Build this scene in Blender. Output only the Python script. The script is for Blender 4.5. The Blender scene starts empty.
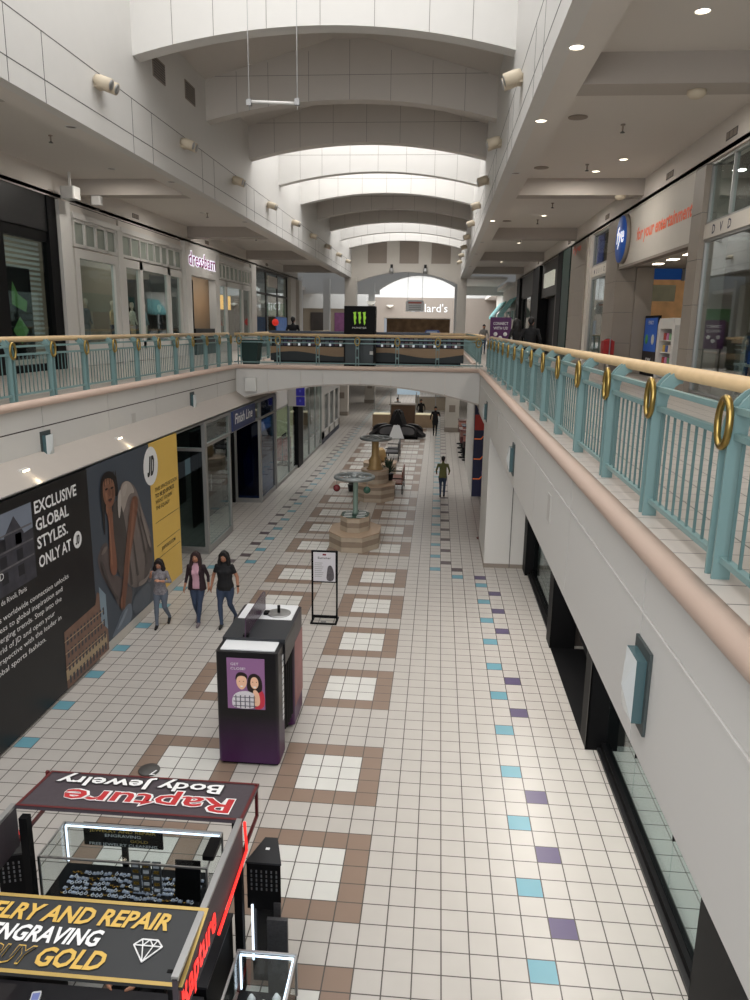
import bpy, math, random
import numpy as np
from mathutils import Vector, Matrix
random.seed(7)
S = bpy.context.scene
COL = S.collection
PI = math.pi
T = 0.3048          # one floor tile
UF = 5.2            # upper floor level
LX, RX = -8.27, 0.28  # faces of the two gallery edges
WL, WR = -7.7, 1.66   # lower shopfronts
UL, UR = -12.6, 4.6   # upper shopfronts

# ---------------------------------------------------------------- materials
def lin(c):
    c = c / 255.0
    return c / 12.92 if c <= 0.04045 else ((c + 0.055) / 1.055) ** 2.4
def rgb(*c): return (lin(c[0]), lin(c[1]), lin(c[2]), 1.0)
MATS = {}
def mat(name, c, rough=0.6, metal=0.0, emit=0.0, var=0.06, scale=3.0, spec=0.4):
    if name in MATS: return MATS[name]
    m = bpy.data.materials.new(name); m.use_nodes = True
    nt = m.node_tree; b = nt.nodes['Principled BSDF']
    col = rgb(*c)
    b.inputs['Roughness'].default_value = rough
    b.inputs['Metallic'].default_value = metal
    b.inputs['Specular IOR Level'].default_value = spec
    if var > 0:
        tc = nt.nodes.new('ShaderNodeTexCoord'); n = nt.nodes.new('ShaderNodeTexNoise')
        n.inputs['Scale'].default_value = scale; n.inputs['Detail'].default_value = 2
        r = nt.nodes.new('ShaderNodeMix'); r.data_type = 'RGBA'
        r.inputs[6].default_value = tuple(min(1, v * (1 - var)) for v in col[:3]) + (1,)
        r.inputs[7].default_value = tuple(min(1, v * (1 + var)) for v in col[:3]) + (1,)
        nt.links.new(tc.outputs['Object'], n.inputs['Vector'])
        nt.links.new(n.outputs['Fac'], r.inputs[0]); nt.links.new(r.outputs[2], b.inputs['Base Color'])
    else:
        b.inputs['Base Color'].default_value = col
    if emit > 0:
        b.inputs['Emission Color'].default_value = col
        b.inputs['Emission Strength'].default_value = emit
    MATS[name] = m
    return m
def glass(name, tint=(235, 245, 245), refl=0.12, rough=0.02):
    m = bpy.data.materials.new(name); m.use_nodes = True
    nt = m.node_tree; nt.nodes.clear()
    o = nt.nodes.new('ShaderNodeOutputMaterial'); mx = nt.nodes.new('ShaderNodeMixShader')
    t = nt.nodes.new('ShaderNodeBsdfTransparent'); g = nt.nodes.new('ShaderNodeBsdfGlossy')
    f = nt.nodes.new('ShaderNodeLayerWeight'); f.inputs['Blend'].default_value = 0.5
    p = nt.nodes.new('ShaderNodeMath'); p.operation = 'POWER'; p.inputs[1].default_value = 4.0
    q = nt.nodes.new('ShaderNodeMath'); q.operation = 'MULTIPLY_ADD'; q.inputs[1].default_value = 0.5; q.inputs[2].default_value = refl * .5; q.use_clamp = True
    t.inputs['Color'].default_value = rgb(*tint); g.inputs['Roughness'].default_value = rough
    nt.links.new(f.outputs['Facing'], p.inputs[0]); nt.links.new(p.outputs[0], q.inputs[0]); nt.links.new(q.outputs[0], mx.inputs[0])
    nt.links.new(t.outputs[0], mx.inputs[1]); nt.links.new(g.outputs[0], mx.inputs[2])
    nt.links.new(mx.outputs[0], o.inputs['Surface'])
    return m
def tile_mat(name, c, grout=(84, 78, 74), w=0.024, rough=0.32, uv=True, size=T):
    m = bpy.data.materials.new(name); m.use_nodes = True
    nt = m.node_tree; b = nt.nodes['Principled BSDF']; L = nt.links.new
    tc = nt.nodes.new('ShaderNodeTexCoord'); sp = nt.nodes.new('ShaderNodeSeparateXYZ')
    if uv: L(tc.outputs['UV'], sp.inputs[0])
    else:
        sc = nt.nodes.new('ShaderNodeVectorMath'); sc.operation = 'SCALE'; sc.inputs['Scale'].default_value = 1 / size
        L(tc.outputs['Object'], sc.inputs[0]); L(sc.outputs[0], sp.inputs[0])
    ms = []
    for k in (0, 1):
        fr = nt.nodes.new('ShaderNodeMath'); fr.operation = 'FRACT'; L(sp.outputs[k], fr.inputs[0])
        s = nt.nodes.new('ShaderNodeMath'); s.operation = 'SUBTRACT'; L(fr.outputs[0], s.inputs[0]); s.inputs[1].default_value = 0.5
        ab = nt.nodes.new('ShaderNodeMath'); ab.operation = 'ABSOLUTE'; L(s.outputs[0], ab.inputs[0])
        g = nt.nodes.new('ShaderNodeMath'); g.operation = 'GREATER_THAN'; L(ab.outputs[0], g.inputs[0]); g.inputs[1].default_value = 0.5 - w
        ms.append(g)
    mxm = nt.nodes.new('ShaderNodeMath'); mxm.operation = 'MAXIMUM'; L(ms[0].outputs[0], mxm.inputs[0]); L(ms[1].outputs[0], mxm.inputs[1])
    n = nt.nodes.new('ShaderNodeTexNoise'); n.inputs['Scale'].default_value = 2.3; L(tc.outputs['Object'], n.inputs['Vector'])
    r = nt.nodes.new('ShaderNodeMix'); r.data_type = 'RGBA'; col = rgb(*c)
    r.inputs[6].default_value = tuple(v * 0.93 for v in col[:3]) + (1,); r.inputs[7].default_value = tuple(min(1, v * 1.07) for v in col[:3]) + (1,)
    L(n.outputs['Fac'], r.inputs[0])
    q = nt.nodes.new('ShaderNodeMix'); q.data_type = 'RGBA'; L(mxm.outputs[0], q.inputs[0]); L(r.outputs[2], q.inputs[6]); q.inputs[7].default_value = rgb(*grout)
    L(q.outputs[2], b.inputs['Base Color']); b.inputs['Roughness'].default_value = rough; b.inputs['Specular IOR Level'].default_value = 0.35
    return m

M_wall = mat('painted panel wall', (205, 203, 199), 0.55, var=0.02, scale=0.5)
M_walldim = mat('painted soffit', (212, 206, 199), 0.7, var=0.02, scale=0.5)
M_beam = mat('painted beam', (176, 168, 160), 0.7, var=0.02)
M_white = mat('white paint', (208, 206, 202), 0.5, var=0.02)
M_cream = mat('cream paint', (196, 190, 181), 0.6, var=0.03)
M_joint = mat('dark joint', (95, 93, 92), 0.8, var=0)
M_dark = mat('black paint', (20, 20, 22), 0.45, var=0.1)
M_black = mat('matt black', (11, 11, 13), 0.55, var=0, spec=.15)
M_seam = mat('panel seam', (128, 124, 120), 0.8, var=0)
M_pink = mat('pink bullnose', (206, 182, 167), 0.45, var=0.03)
M_pinkdark = mat('shadow gap', (70, 58, 55), 0.8, var=0)
M_teal = mat('teal painted metal', (118, 147, 147), 0.35, 0.0, var=0.04)
M_tealb = mat('teal baluster', (92, 120, 120), 0.4, var=0.04)
M_wood = mat('pale wood handrail', (205, 176, 135), 0.4, var=0.12, scale=9)
M_brass = mat('brass', (165, 140, 80), 0.28, 0.9, var=0.05)
M_steel = mat('brushed steel', (165, 165, 165), 0.35, 0.8, var=0.04)
M_alum = mat('aluminium frame', (150, 150, 148), 0.4, 0.5, var=0.03)
M_beige = mat('beige plastic', (205, 192, 170), 0.55, var=0.03)
M_taupe = mat('taupe panel', (139, 128, 118), 0.6, var=0.03)
M_vault = mat('vault panel', (200, 194, 187), 0.7, var=0.02)
M_stone = mat('stone tile cladding', (140, 131, 121), 0.5, var=0.08, scale=2)
M_glass = glass('clear shop glass')
M_glassd = glass('dark shop glass', (150, 165, 165), 0.10)
M_case = glass('showcase glass', (248, 251, 251), 0.03)
M_lamp = mat('lamp glow', (255, 240, 215), 0.4, emit=6, var=0)
M_lampw = mat('warm lamp glow', (255, 205, 140), 0.4, emit=4, var=0)
M_led = mat('led strip', (225, 238, 255), 0.4, emit=1.7, var=0)
M_red = mat('red neon', (235, 45, 40), 0.4, emit=1.3, var=0)
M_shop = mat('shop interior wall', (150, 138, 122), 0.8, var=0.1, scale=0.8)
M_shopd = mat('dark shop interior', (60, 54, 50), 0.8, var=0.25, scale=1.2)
M_txtw = mat('white lettering', (235, 235, 235), 0.5, var=0)
M_txtk = mat('black lettering', (25, 25, 25), 0.5, var=0)
M_gold = mat('gold lettering', (216, 178, 88), 0.4, var=0)

# ---------------------------------------------------------------- mesh building
class G:
    def __init__(s): s.v = []; s.f = []; s.m = []; s.mats = []; s.uv = None; s.smooth = []
    def mi(s, m):
        if m not in s.mats: s.mats.append(m)
        return s.mats.index(m)
    def add(s, vs, fs, m, sm=False):
        o = len(s.v); k = s.mi(m)
        s.v += [tuple(p) for p in vs]
        for f in fs: s.f.append(tuple(o + i for i in f)); s.m.append(k); s.smooth.append(sm)
        return s
    def box(s, x0, x1, y0, y1, z0, z1, m, M=None):
        vs = [Vector((x, y, z)) for x in (x0, x1) for y in (y0, y1) for z in (z0, z1)]
        if M: vs = [M @ p for p in vs]
        return s.add(vs, [(0, 1, 3, 2), (4, 6, 7, 5), (0, 4, 5, 1), (2, 3, 7, 6), (0, 2, 6, 4), (1, 5, 7, 3)], m)
    def rbox(s, x0, x1, y0, y1, z0, z1, r, m):
        # box with rounded vertical edges
        pts = []
        for cx, cy, a in ((x1 - r, y1 - r, 0), (x0 + r, y1 - r, 90), (x0 + r, y0 + r, 180), (x1 - r, y0 + r, 270)):
            for k in range(5):
                t = math.radians(a + 22.5 * k); pts.append((cx + r * math.cos(t), cy + r * math.sin(t)))
        return s.prism(pts, z0, z1, m)
    def prism(s, pts, z0, z1, m, sm=False):
        n = len(pts)
        vs = [(p[0], p[1], z0) for p in pts] + [(p[0], p[1], z1) for p in pts]
        fs = [(i, (i + 1) % n, n + (i + 1) % n, n + i) for i in range(n)]
        return s.add(vs, fs + [tuple(range(n))[::-1], tuple(range(n, 2 * n))], m, sm)
    def ext(s, pts, axis, a0, a1, m):
        # polygon in the two other axes, extruded along axis (0: pts=(y,z), 1: pts=(x,z))
        n = len(pts)
        def p3(p, a): return (a, p[0], p[1]) if axis == 0 else (p[0], a, p[1])
        vs = [p3(p, a0) for p in pts] + [p3(p, a1) for p in pts]
        fs = [(i, (i + 1) % n, n + (i + 1) % n, n + i) for i in range(n)]
        return s.add(vs, fs + [tuple(range(n))[::-1], tuple(range(n, 2 * n))], m)
    def poly(s, pts, m): return s.add(pts, [tuple(range(len(pts)))], m)
    def tube(s, pts, r, m, n=8, closed=False, ry=None):
        pts = [Vector(p) for p in pts]; k = len(pts); vs = []; fs = []
        rs = r if isinstance(r, (list, tuple)) else [r] * k
        prev = None
        for i, p in enumerate(pts):
            a = pts[(i - 1) % k] if (closed or i > 0) else p; b = pts[(i + 1) % k] if (closed or i < k - 1) else p
            t = (b - a).normalized()
            u = (prev - t * prev.dot(t)) if prev is not None else None
            if u is None or u.length < 1e-4:
                ref = Vector((0, 0, 1)) if abs(t.z) < 0.9 else Vector((1, 0, 0)); u = t.cross(ref)
            u.normalize(); w = t.cross(u); prev = u
            for j in range(n):
                c = 2 * PI * j / n; vs.append(p + (u * math.cos(c) + w * math.sin(c)) * rs[i])
        for i in range(k if closed else k - 1):
            for j in range(n):
                a = i * n + j; b = i * n + (j + 1) % n; i2 = (i + 1) % k
                fs.append((a, b, i2 * n + (j + 1) % n, i2 * n + j))
        if not closed: fs += [tuple(range(n))[::-1], tuple(range((k - 1) * n, k * n))]
        return s.add(vs, fs, m, n > 6)
    def lathe(s, prof, m, n=20, c=(0, 0), sx=1, sy=1):
        vs = [(c[0] + r * math.cos(2 * PI * j / n) * sx, c[1] + r * math.sin(2 * PI * j / n) * sy, z) for r, z in prof for j in range(n)]
        fs = [(i * n + j, i * n + (j + 1) % n, (i + 1) * n + (j + 1) % n, (i + 1) * n + j) for i in range(len(prof) - 1) for j in range(n)]
        fs += [tuple(range(n))[::-1], tuple(range((len(prof) - 1) * n, len(prof) * n))]
        return s.add(vs, fs, m, n > 8)
    def ball(s, c, r, m, n=10, rx=None):
        rx = rx or (1, 1, 1); vs = []; fs = []
        for i in range(n + 1):
            a = PI * i / n
            for j in range(n * 2):
                b = PI * j / n; vs.append((c[0] + r * rx[0] * math.sin(a) * math.cos(b), c[1] + r * rx[1] * math.sin(a) * math.sin(b), c[2] + r * rx[2] * math.cos(a)))
        k = n * 2
        fs = [(i * k + j, (i + 1) * k + j, (i + 1) * k + (j + 1) % k, i * k + (j + 1) % k) for i in range(n) for j in range(k)]
        return s.add(vs, fs, m, True)
    def mesh(s, name):
        me = bpy.data.meshes.new(name); me.from_pydata(s.v, [], s.f)
        for m in s.mats: me.materials.append(m)
        me.polygons.foreach_set('material_index', s.m); me.polygons.foreach_set('use_smooth', s.smooth)
        if s.uv:
            l = me.uv_layers.new(name='UVMap'); l.data.foreach_set('uv', s.uv)
        me.update(); return me

def props(o, label=None, cat=None, group=None, kind=None):
    if label: o['label'] = label
    if cat: o['category'] = cat
    if group: o['group'] = group
    if kind: o['kind'] = kind
    return o
def thing(name, label, cat, loc=(0, 0, 0), rz=0, group=None):
    o = bpy.data.objects.new(name, None); COL.objects.link(o); o.empty_display_size = 0.2
    o.location = loc; o.rotation_euler = (0, 0, rz); return props(o, label, cat, group)
def part(name, g, parent, label=None, kind=None, world=True):
    """a child mesh; geometry given in world space (world=True) or in the parent's own space"""
    me = g.mesh(name) if isinstance(g, G) else g
    o = bpy.data.objects.new(name, me); COL.objects.link(o); o.parent = parent
    if world:
        p = parent; l = Vector((0, 0, 0))
        while p is not None: l += Vector(p.location); p = p.parent
        me.transform(Matrix.Translation(-l))
    return props(o, label, kind=kind)
def solo(name, g, label=None, cat=None, group=None, kind=None):
    me = g.mesh(name) if isinstance(g, G) else g
    o = bpy.data.objects.new(name, me); COL.objects.link(o)
    if kind != 'structure':
        c = np.array([v.co for v in me.vertices]); b = Vector(((c[:, 0].min() + c[:, 0].max()) / 2, (c[:, 1].min() + c[:, 1].max()) / 2, c[:, 2].min()))
        me.transform(Matrix.Translation(-b)); o.location = b
    return props(o, label, cat, group, kind)
def struct(name, g): return solo(name, g, kind='structure')
def dup(root, loc, label=None, rz=None, name=None):
    r = root.copy(); COL.objects.link(r); r.location = loc
    if rz is not None: r.rotation_euler = (0, 0, rz)
    if label: r['label'] = label
    def rec(a, b):
        for ch in list(a.children):
            c = ch.copy(); COL.objects.link(c); c.parent = b; rec(ch, c)
    rec(root, r); return r
ORD = ['nearest', 'second nearest', 'third nearest', 'fourth nearest', 'fifth nearest', 'sixth nearest', 'seventh nearest', 'eighth nearest', 'ninth nearest', 'tenth nearest', 'eleventh nearest', 'twelfth nearest', 'thirteenth nearest', 'fourteenth nearest', 'fifteenth nearest', 'sixteenth nearest']

def text_mesh(body, mats, O, R, U, h=None, w=None, bold=0.0, shear=0.0, ext=0.002, align='LEFT', space=1.0, lines=1.0, fit=None):
    """flat lettering: O origin (baseline of first line), R right, U up in world space; h cap height, w total width"""
    cu = bpy.data.curves.new('lettering', 'FONT'); cu.body = body; cu.size = 1.0; cu.align_x = 'LEFT'
    cu.offset = bold; cu.shear = shear; cu.extrude = 0.0; cu.space_character = space; cu.space_line = lines; cu.resolution_u = 2
    ob = bpy.data.objects.new('lettering', cu); COL.objects.link(ob)
    dg = bpy.context.evaluated_depsgraph_get(); dg.update()
    me = bpy.data.meshes.new_from_object(ob.evaluated_get(dg)); bpy.data.objects.remove(ob); bpy.data.curves.remove(cu)
    c = np.array([v.co for v in me.vertices]); x0, x1 = c[:, 0].min(), c[:, 0].max()
    sx = sy = None
    if h: sy = h / 0.73
    if w: sx = w / (x1 - x0)
    sx = sx or sy; sy = sy or sx
    R = Vector(R).normalized(); U = Vector(U).normalized(); N = R.cross(U)
    off = {'LEFT': -x0, 'CENTER': -(x0 + x1) / 2, 'RIGHT': -x1}[align]
    Mx = Matrix(((R.x * sx, U.x * sy, N.x, O[0]), (R.y * sx, U.y * sy, N.y, O[1]), (R.z * sx, U.z * sy, N.z, O[2]), (0, 0, 0, 1)))
    me.transform(Mx @ Matrix.Translation((off, 0, ext)))
    me.materials.clear(); me.materials.append(mats)
    me.name = 'lettering'
    return me
def lettering(parent, body, m, O, R, U, name='lettering', **k):
    return part(name, text_mesh(body, m, O, R, U, **k), parent)

# ---------------------------------------------------------------- camera
f_, pitch, yaw, roll, Hc, cx0, cy0 = 749.5, .2262, -.0814, .0143, 21.547, -3.746, -21.455
cy, sy, cp, sp, cr, sr = math.cos(yaw), math.sin(yaw), math.cos(pitch), math.sin(pitch), math.cos(roll), math.sin(roll)
F = Vector((sy * cp, cy * cp, -sp)); R0 = Vector((cy, -sy, 0)); U0 = R0.cross(F)
Rv = R0 * cr + U0 * sr; Uv = -R0 * sr + U0 * cr
cd = bpy.data.cameras.new('camera'); co = bpy.data.objects.new('camera', cd); COL.objects.link(co)
cd.sensor_fit = 'VERTICAL'; cd.sensor_height = 24; cd.lens = f_ / 1000 * 24; cd.clip_end = 300; cd.clip_start = 0.05
co.matrix_world = Matrix(((Rv.x, Uv.x, -F.x, cx0 * T), (Rv.y, Uv.y, -F.y, cy0 * T), (Rv.z, Uv.z, -F.z, Hc * T), (0, 0, 0, 1)))
S.camera = co

# ---------------------------------------------------------------- lower floor
def build_floor():
    g = G(); uv = []
    mats = {k: tile_mat('floor tile ' + k, c) for k, c in dict(cream=(184, 179, 173), white=(208, 207, 202), brown=(138, 118, 104), teal=(104, 154, 168), purple=(92, 82, 112), dark=(92, 80, 84)).items()}
    for k in mats: g.mi(mats[k])
    idx = {k: i for i, k in enumerate(mats)}
    xs = [-13.23 - k for k in range(28)][::-1] + [-12.11] + list(range(-11, 26))
    rows = range(-30, 380)
    tops = [7, 0, 14] + [23, 30, 37, 44] + [53, 60, 67, 74] + [83, 90, 97, 104] + [113, 120, 127, 134, 143, 150, 157, 164]
    def kind(i0, i1, j):
        xm = (i0 + i1) / 2
        for lo, hi in ((-11, -6), (-18.23, -13.23)):
            if lo < xm < hi:
                c = int(math.floor(xm - lo + 1e-6))
                for t in tops:
                    if t - 5 <= j < t:
                        q = j - (t - 5)
                        return 'white' if 1 <= c <= 3 and 1 <= q <= 3 else 'brown'
        fx = lambda a: abs(xm - a) < 0.3
        if j <= 40:
            if fx(.5) and j % 4 == 0: return 'teal'
            if fx(1.5) and j % 4 == 2 and j not in (14, 26): return 'purple'
            if fx(-24.73) and j % 4 == 0: return 'teal'
        if j == 42 and fx(.5): return 'purple'
        if j == 42 and (fx(-1.5) or fx(-23.73)): return 'teal'
        if j == 44 and (fx(-1.5) or fx(-22.73)): return 'dark'
        if j >= 44:
            if fx(-3.5) and j % 4 == 0: return 'teal'
            if fx(-20.73) and j % 4 == 0: return 'teal'
            if (fx(-2.5) or fx(-21.73)) and j % 4 == 2: return 'dark'
        return 'cream'
    X = [x * T for x in xs]; nx = len(X)
    for j in list(rows) + [rows[-1] + 1]: g.v += [(x, j * T, 0) for x in X]
    for a, j in enumerate(rows):
        for i in range(nx - 1):
            g.f.append((a * nx + i, a * nx + i + 1, (a + 1) * nx + i + 1, (a + 1) * nx + i))
            g.m.append(idx[kind(xs[i], xs[i + 1], j)]); g.smooth.append(False); uv += [0, 0, 1, 0, 1, 1, 0, 1]
    g.uv = uv
    struct('floor', g)
build_floor()

# ---------------------------------------------------------------- gallery slabs, fronts
YB = 19.7      # front of the bridge
YB2 = 23.9     # back of the bridge
YE = 55.0      # end of the hall
YF = 86.0      # far store
M_uft = tile_mat('upper floor tile', (188, 180, 172), uv=False, w=0.02)
def slab(name, x0, x1, y0, y1, z0=3.78, z1=UF):
    g = G(); g.box(x0, x1, y0, y1, z0, z1 - 0.02, M_walldim); g.box(x0, x1, y0, y1, z1 - 0.02, z1, M_uft); return struct(name, g)
slab('floor_gallery_right', RX + .03, 14, -12, YE)
slab('floor_gallery_left', -22, LX - .03, -12, YE)
slab('floor_gallery_far', -22, 14, YE, YF + 26)
# second well ends; far cross floor seen beyond the bridge

def cladding(name, side):
    x = LX if side < 0 else RX
    xo = x - side * 0.03 * 0
    g = G(); d = 0.03 * (1 if side > 0 else -1)   # body lies away from the well
    def bx(y0, y1, z0, z1, m, out=0.0): g.box(min(x - (0.012 if side > 0 else -0.012) * out, x + d), max(x - (0.012 if side > 0 else -0.012) * out, x + d), y0, y1, z0, z1, m)
    zb = 3.76; zj = 4.73; zt = 5.1
    ys = [-12, -9, -6.7, -4.2, -1.65, 1.24, 4.15, 7.0, 9.9, 12.8, 15.7, YB] if side > 0 else [-12, -6, -1.2, 1.6, 3.9, 6.47, 9.22, 12.03, 14.8, 17.4, YB]
    for a, b in zip(ys[:-1], ys[1:]):
        bx(a + .010, b - .010, zb, zj - .012, M_wall, 0.0)
        bx(a + .010, b - .010, zj + .012, zt, M_wall, 0.0)
    # backing seen in the joints
    g.box(min(x + d * .4, x + d * 1.3), max(x + d * .4, x + d * 1.3), ys[0], YB, zb + .002, zt, M_pinkdark)
    if side > 0: g.box(x - .010, x + .01, ys[0], YB, zj - .011, zj + .004, M_white)
    ys2 = [YB2, 27, 30, 33, 36, 39, 42, 45, 48, 51, YE]
    for a, b in zip(ys2[:-1], ys2[1:]): bx(a + .007, b - .007, zb, zt, M_wall)
    struct(name, g)
cladding('wall_gallery_right', 1); cladding('wall_gallery_left', -1)

def cap(name, pts, nrm):
    """pink bullnose along a straight edge; pts two ends, nrm unit vector into the well"""
    a, b = Vector(pts[0]), Vector(pts[1]); n = Vector(nrm); g = G()
    prof = [(-0.16, 0.0)] + [(0.02 + 0.075 * math.sin(math.radians(t)), 0.03 + 0.075 * math.cos(math.radians(t)) - 0.0) for t in range(0, 181, 20)] + [(-0.03, -0.045)]
    n_ = len(prof); vs = [p + n * u + Vector((0, 0, UF - .055 + v)) for p in (a, b) for u, v in prof]
    vs = [v + (Vector((0, 0, .03)) if i % n_ == 0 else Vector((0, 0, 0))) for i, v in enumerate(vs)]
    g.add(vs, [(i, (i + 1) % n_, n_ + (i + 1) % n_, n_ + i) for i in range(n_)] + [tuple(range(n_)), tuple(range(n_, 2 * n_))[::-1]], M_pink, True)
    d = (b - a)
    return struct(name, g)
cap('trim_1', ((RX, -12, 0), (RX, YB - .05, 0)), (-1, 0, 0))
cap('trim_2', ((LX, -12, 0), (LX, YB - .05, 0)), (1, 0, 0))
cap('trim_3', ((LX, YB, 0), (RX, YB, 0)), (0, -1, 0))
cap('trim_4', ((RX, YB2, 0), (RX, YE, 0)), (-1, 0, 0))
cap('trim_5', ((LX, YB2, 0), (LX, YE, 0)), (1, 0, 0))

def arch_pts(x0, x1, zs, zc, n=24):
    return [(x0 + (x1 - x0) * i / n, zs + (zc - zs) * (1 - (2 * i / n - 1) ** 2)) for i in range(n + 1)]
g = G()
body = arch_pts(LX - .03, RX + .03, 4.05, 4.66) + [(RX + .03, UF - .02), (LX - .03, UF - .02)]
g.ext(body, 1, YB + .03, YB2, M_walldim)
g.box(LX - .03, RX + .03, YB + .03, YB2, UF - .02, UF, M_uft)
struct('floor_bridge', g)
g = G()
bx_ = [LX, -7.117, -5.944, -5.167, -3.868, -2.788, -2.061, -.919, RX]
for a, b in zip(bx_[:-1], bx_[1:]):
    pts = [(a + .011, 5.1)] + [(x, 4.03 + .61 * (1 - ((2 * (x - LX) / (RX - LX)) - 1) ** 2)) for x in np.linspace(a + .011, b - .011, 8)] + [(b - .011, 5.1)]
    g.ext(pts[::-1], 1, YB, YB + .03, M_wall)
rib = [(x, 3.98 + .61 * (1 - ((2 * (x - LX) / (RX - LX)) - 1) ** 2)) for x in np.linspace(LX, RX, 25)]
g.ext(rib + [(x, z + .05) for x, z in rib[::-1]], 1, YB - .012, YB + .2, M_beam)
struct('wall_bridge', g)

# ---------------------------------------------------------------- lower walls
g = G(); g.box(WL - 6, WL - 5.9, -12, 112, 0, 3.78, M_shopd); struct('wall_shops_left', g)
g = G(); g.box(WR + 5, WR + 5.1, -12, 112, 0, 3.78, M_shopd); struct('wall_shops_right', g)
g = G(); g.box(-16, 8, 112, 112.1, 0, 5.2, M_taupe); struct('wall_lower_far', g)
# right pier
g = G(); g.box(.3, WR + .3, 13.9, 16.6, 0.12, 3.78, M_wall); g.box(.29, WR + .3, 13.89, 16.61, 0, .12, M_stone)
g.box(1.0, 1.02, 13.885, 13.9, 0, 3.78, M_joint); struct('wall_pier_right', g)
# left ledge above shopfronts
g = G(); g.ext([(LX, 4.3), (LX, 3.9), (WL - .02, 3.9), (WL - .02, 3.93)], 1, -12, YB, M_beam)
g.ext([(LX, 4.3), (LX, 3.9), (WL - .02, 3.9), (WL - .02, 3.93)], 1, YB, 29.5, M_beam)
struct('trim_6', g)
g = G(); g.box(WL - .5, WL, 23.5, 29.5, 3.25, 3.95, M_white); g.box(WL - .06, WL - .02, -12, 23.5, 3.86, 3.95, M_alum); struct('trim_7', g)
# white plain shopfront further along the left, jutting out
# lower columns further back
for n, (x, y) in enumerate(((-8.4, 50.5), (-.2, 42.6), (-7.2, 60.5))):
    g = G(); g.box(x - .45, x + .45, y - .35, y + .35, 0, 3.78, M_cream); g.box(x - .47, x + .47, y - .37, y + .37, 0, .3, M_stone); g.box(x - .2, x + .2, y - .38, y - .35, 1.3, 1.75, M_taupe)
    struct('column_lower.%03d' % n if n else 'column_lower', g)
# walkway ceiling of the lower far part
slab('ceiling_lower_far', -8.3, .3, 45.5, YE, 3.9, UF)

# ---------------------------------------------------------------- upper fascias, soffits, vault
def fascia(name, x, side):
    g = G(); d = .25 * side
    g.box(min(x, x + d), max(x, x + d), -12, YE, 10.4, 16.0, M_white)
    s = -side * .004
    def strip(y0, y1, z0, z1): g.box(min(x, x + s), max(x, x + s), y0, y1, z0, z1, M_joint)
    for z in (10.78, 11.57): strip(-12, YE, z - .008, z + .008)
    for k in range(-3, 9):
        y = 12.1 + 5.17 * k
        for q in (-.55, .65): strip(y + q - .007, y + q + .007, 10.4, 11.57)
    struct(name, g)
fascia('wall_clerestory_right', RX + .02, 1); fascia('wall_clerestory_left', LX - .03, -1)
def soffit(name, xin, xout, side):
    g = G(); a, b = sorted((xin + side * .02, xin + side * .7)); g.box(a, b, -12, YE, 10.403, 10.88, M_walldim)
    c0, c1 = sorted((xin + side * .7, xout)); g.box(c0, c1, -12, YE, 10.86, 10.98, M_walldim)
    for y in (-3.5, 6.85, 17.1, 28.1, 38.7, 49.3): g.box(c0, c1, y, y + .62, 10.4, 10.86, M_beam)
    h0, h1 = sorted((xout, xout + side * .3)); g.box(h0, h1, -12, YE, 10.11, 10.98, M_walldim)
    s0, s1 = sorted((xout - side * .02, xout + side * .02)); g.box(s0, s1, -12, YE, 10.13, 10.155, M_joint if side < 0 else M_taupe)
    struct(name, g)
soffit('ceiling_right', RX + .02, UR, 1); soffit('ceiling_left', LX - .03, UL, -1)
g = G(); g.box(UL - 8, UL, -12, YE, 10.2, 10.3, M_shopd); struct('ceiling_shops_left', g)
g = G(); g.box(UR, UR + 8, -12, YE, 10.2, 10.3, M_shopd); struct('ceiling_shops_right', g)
g = G(); g.box(UL - 4.6, UL - 4.5, -12, YE, UF, 10.2, M_shop); struct('wall_upper_shops_left', g)
g = G(); g.box(UR + 5, UR + 5.1, -12, YE, UF, 10.2, M_shop); struct('wall_upper_shops_right', g)
g = G(); g.box(UR + .5, UR + 5, 24.2, 24.3, UF, 10.2, M_shop); struct('wall_upper_shop_divider', g)

GA, GB = LX - .03, RX + .02
def vault_arch(k, y, gable, th=.45):
    g = G(); n = 24
    arch = arch_pts(GA, GB, 12.5, 13.05)
    top = [(GB, 13.62), ((GA + GB) / 2 + .5, 14.66), ((GA + GB) / 2 - .5, 14.66), (GA, 13.62)] if gable else [(GB, 15.7), (GA, 15.7)]
    g.ext(arch + top, 1, y, y + th, M_vault if gable else M_white)
    for q in (.11, .22, .36, .5, .64, .78, .89):
        x = GA + (GB - GA) * q; zb = 12.5 + .55 * (1 - (2 * q - 1) ** 2); zt = (13.62 + 1.0 * (1 - abs(2 * q - 1))) if gable else 15.6
        g.box(x - .006, x + .006, y - .004, y, zb, zt, M_seam)
    g.box(GA, GB, y - .004, y, 13.70, 13.712, M_seam)
    struct('beam_arch' if k == 0 else 'beam_arch.%03d' % k, g)
for k in range(9):
    y = 12.1 + 5.17 * k - (.35 if k == 0 else 0)
    vault_arch(k, y, k in (1, 2, 5, 6))
vault_arch(9, 6.93 - 5.17, False)
def gable_ceiling(name, y0, y1):
    m = (GA + GB) / 2
    g = G(); prof = [(GA, 13.62), (m - .5, 14.66), (m + .5, 14.66), (GB, 13.62), (GB, 13.9), (m + .5, 14.9), (m - .5, 14.9), (GA, 13.9)]
    g.ext(prof, 1, y0, y1, M_vault); struct(name, g)
gable_ceiling('ceiling_vault_near', 12.2, 22.6); gable_ceiling('ceiling_vault_middle', 33.2, 43.3)
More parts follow.
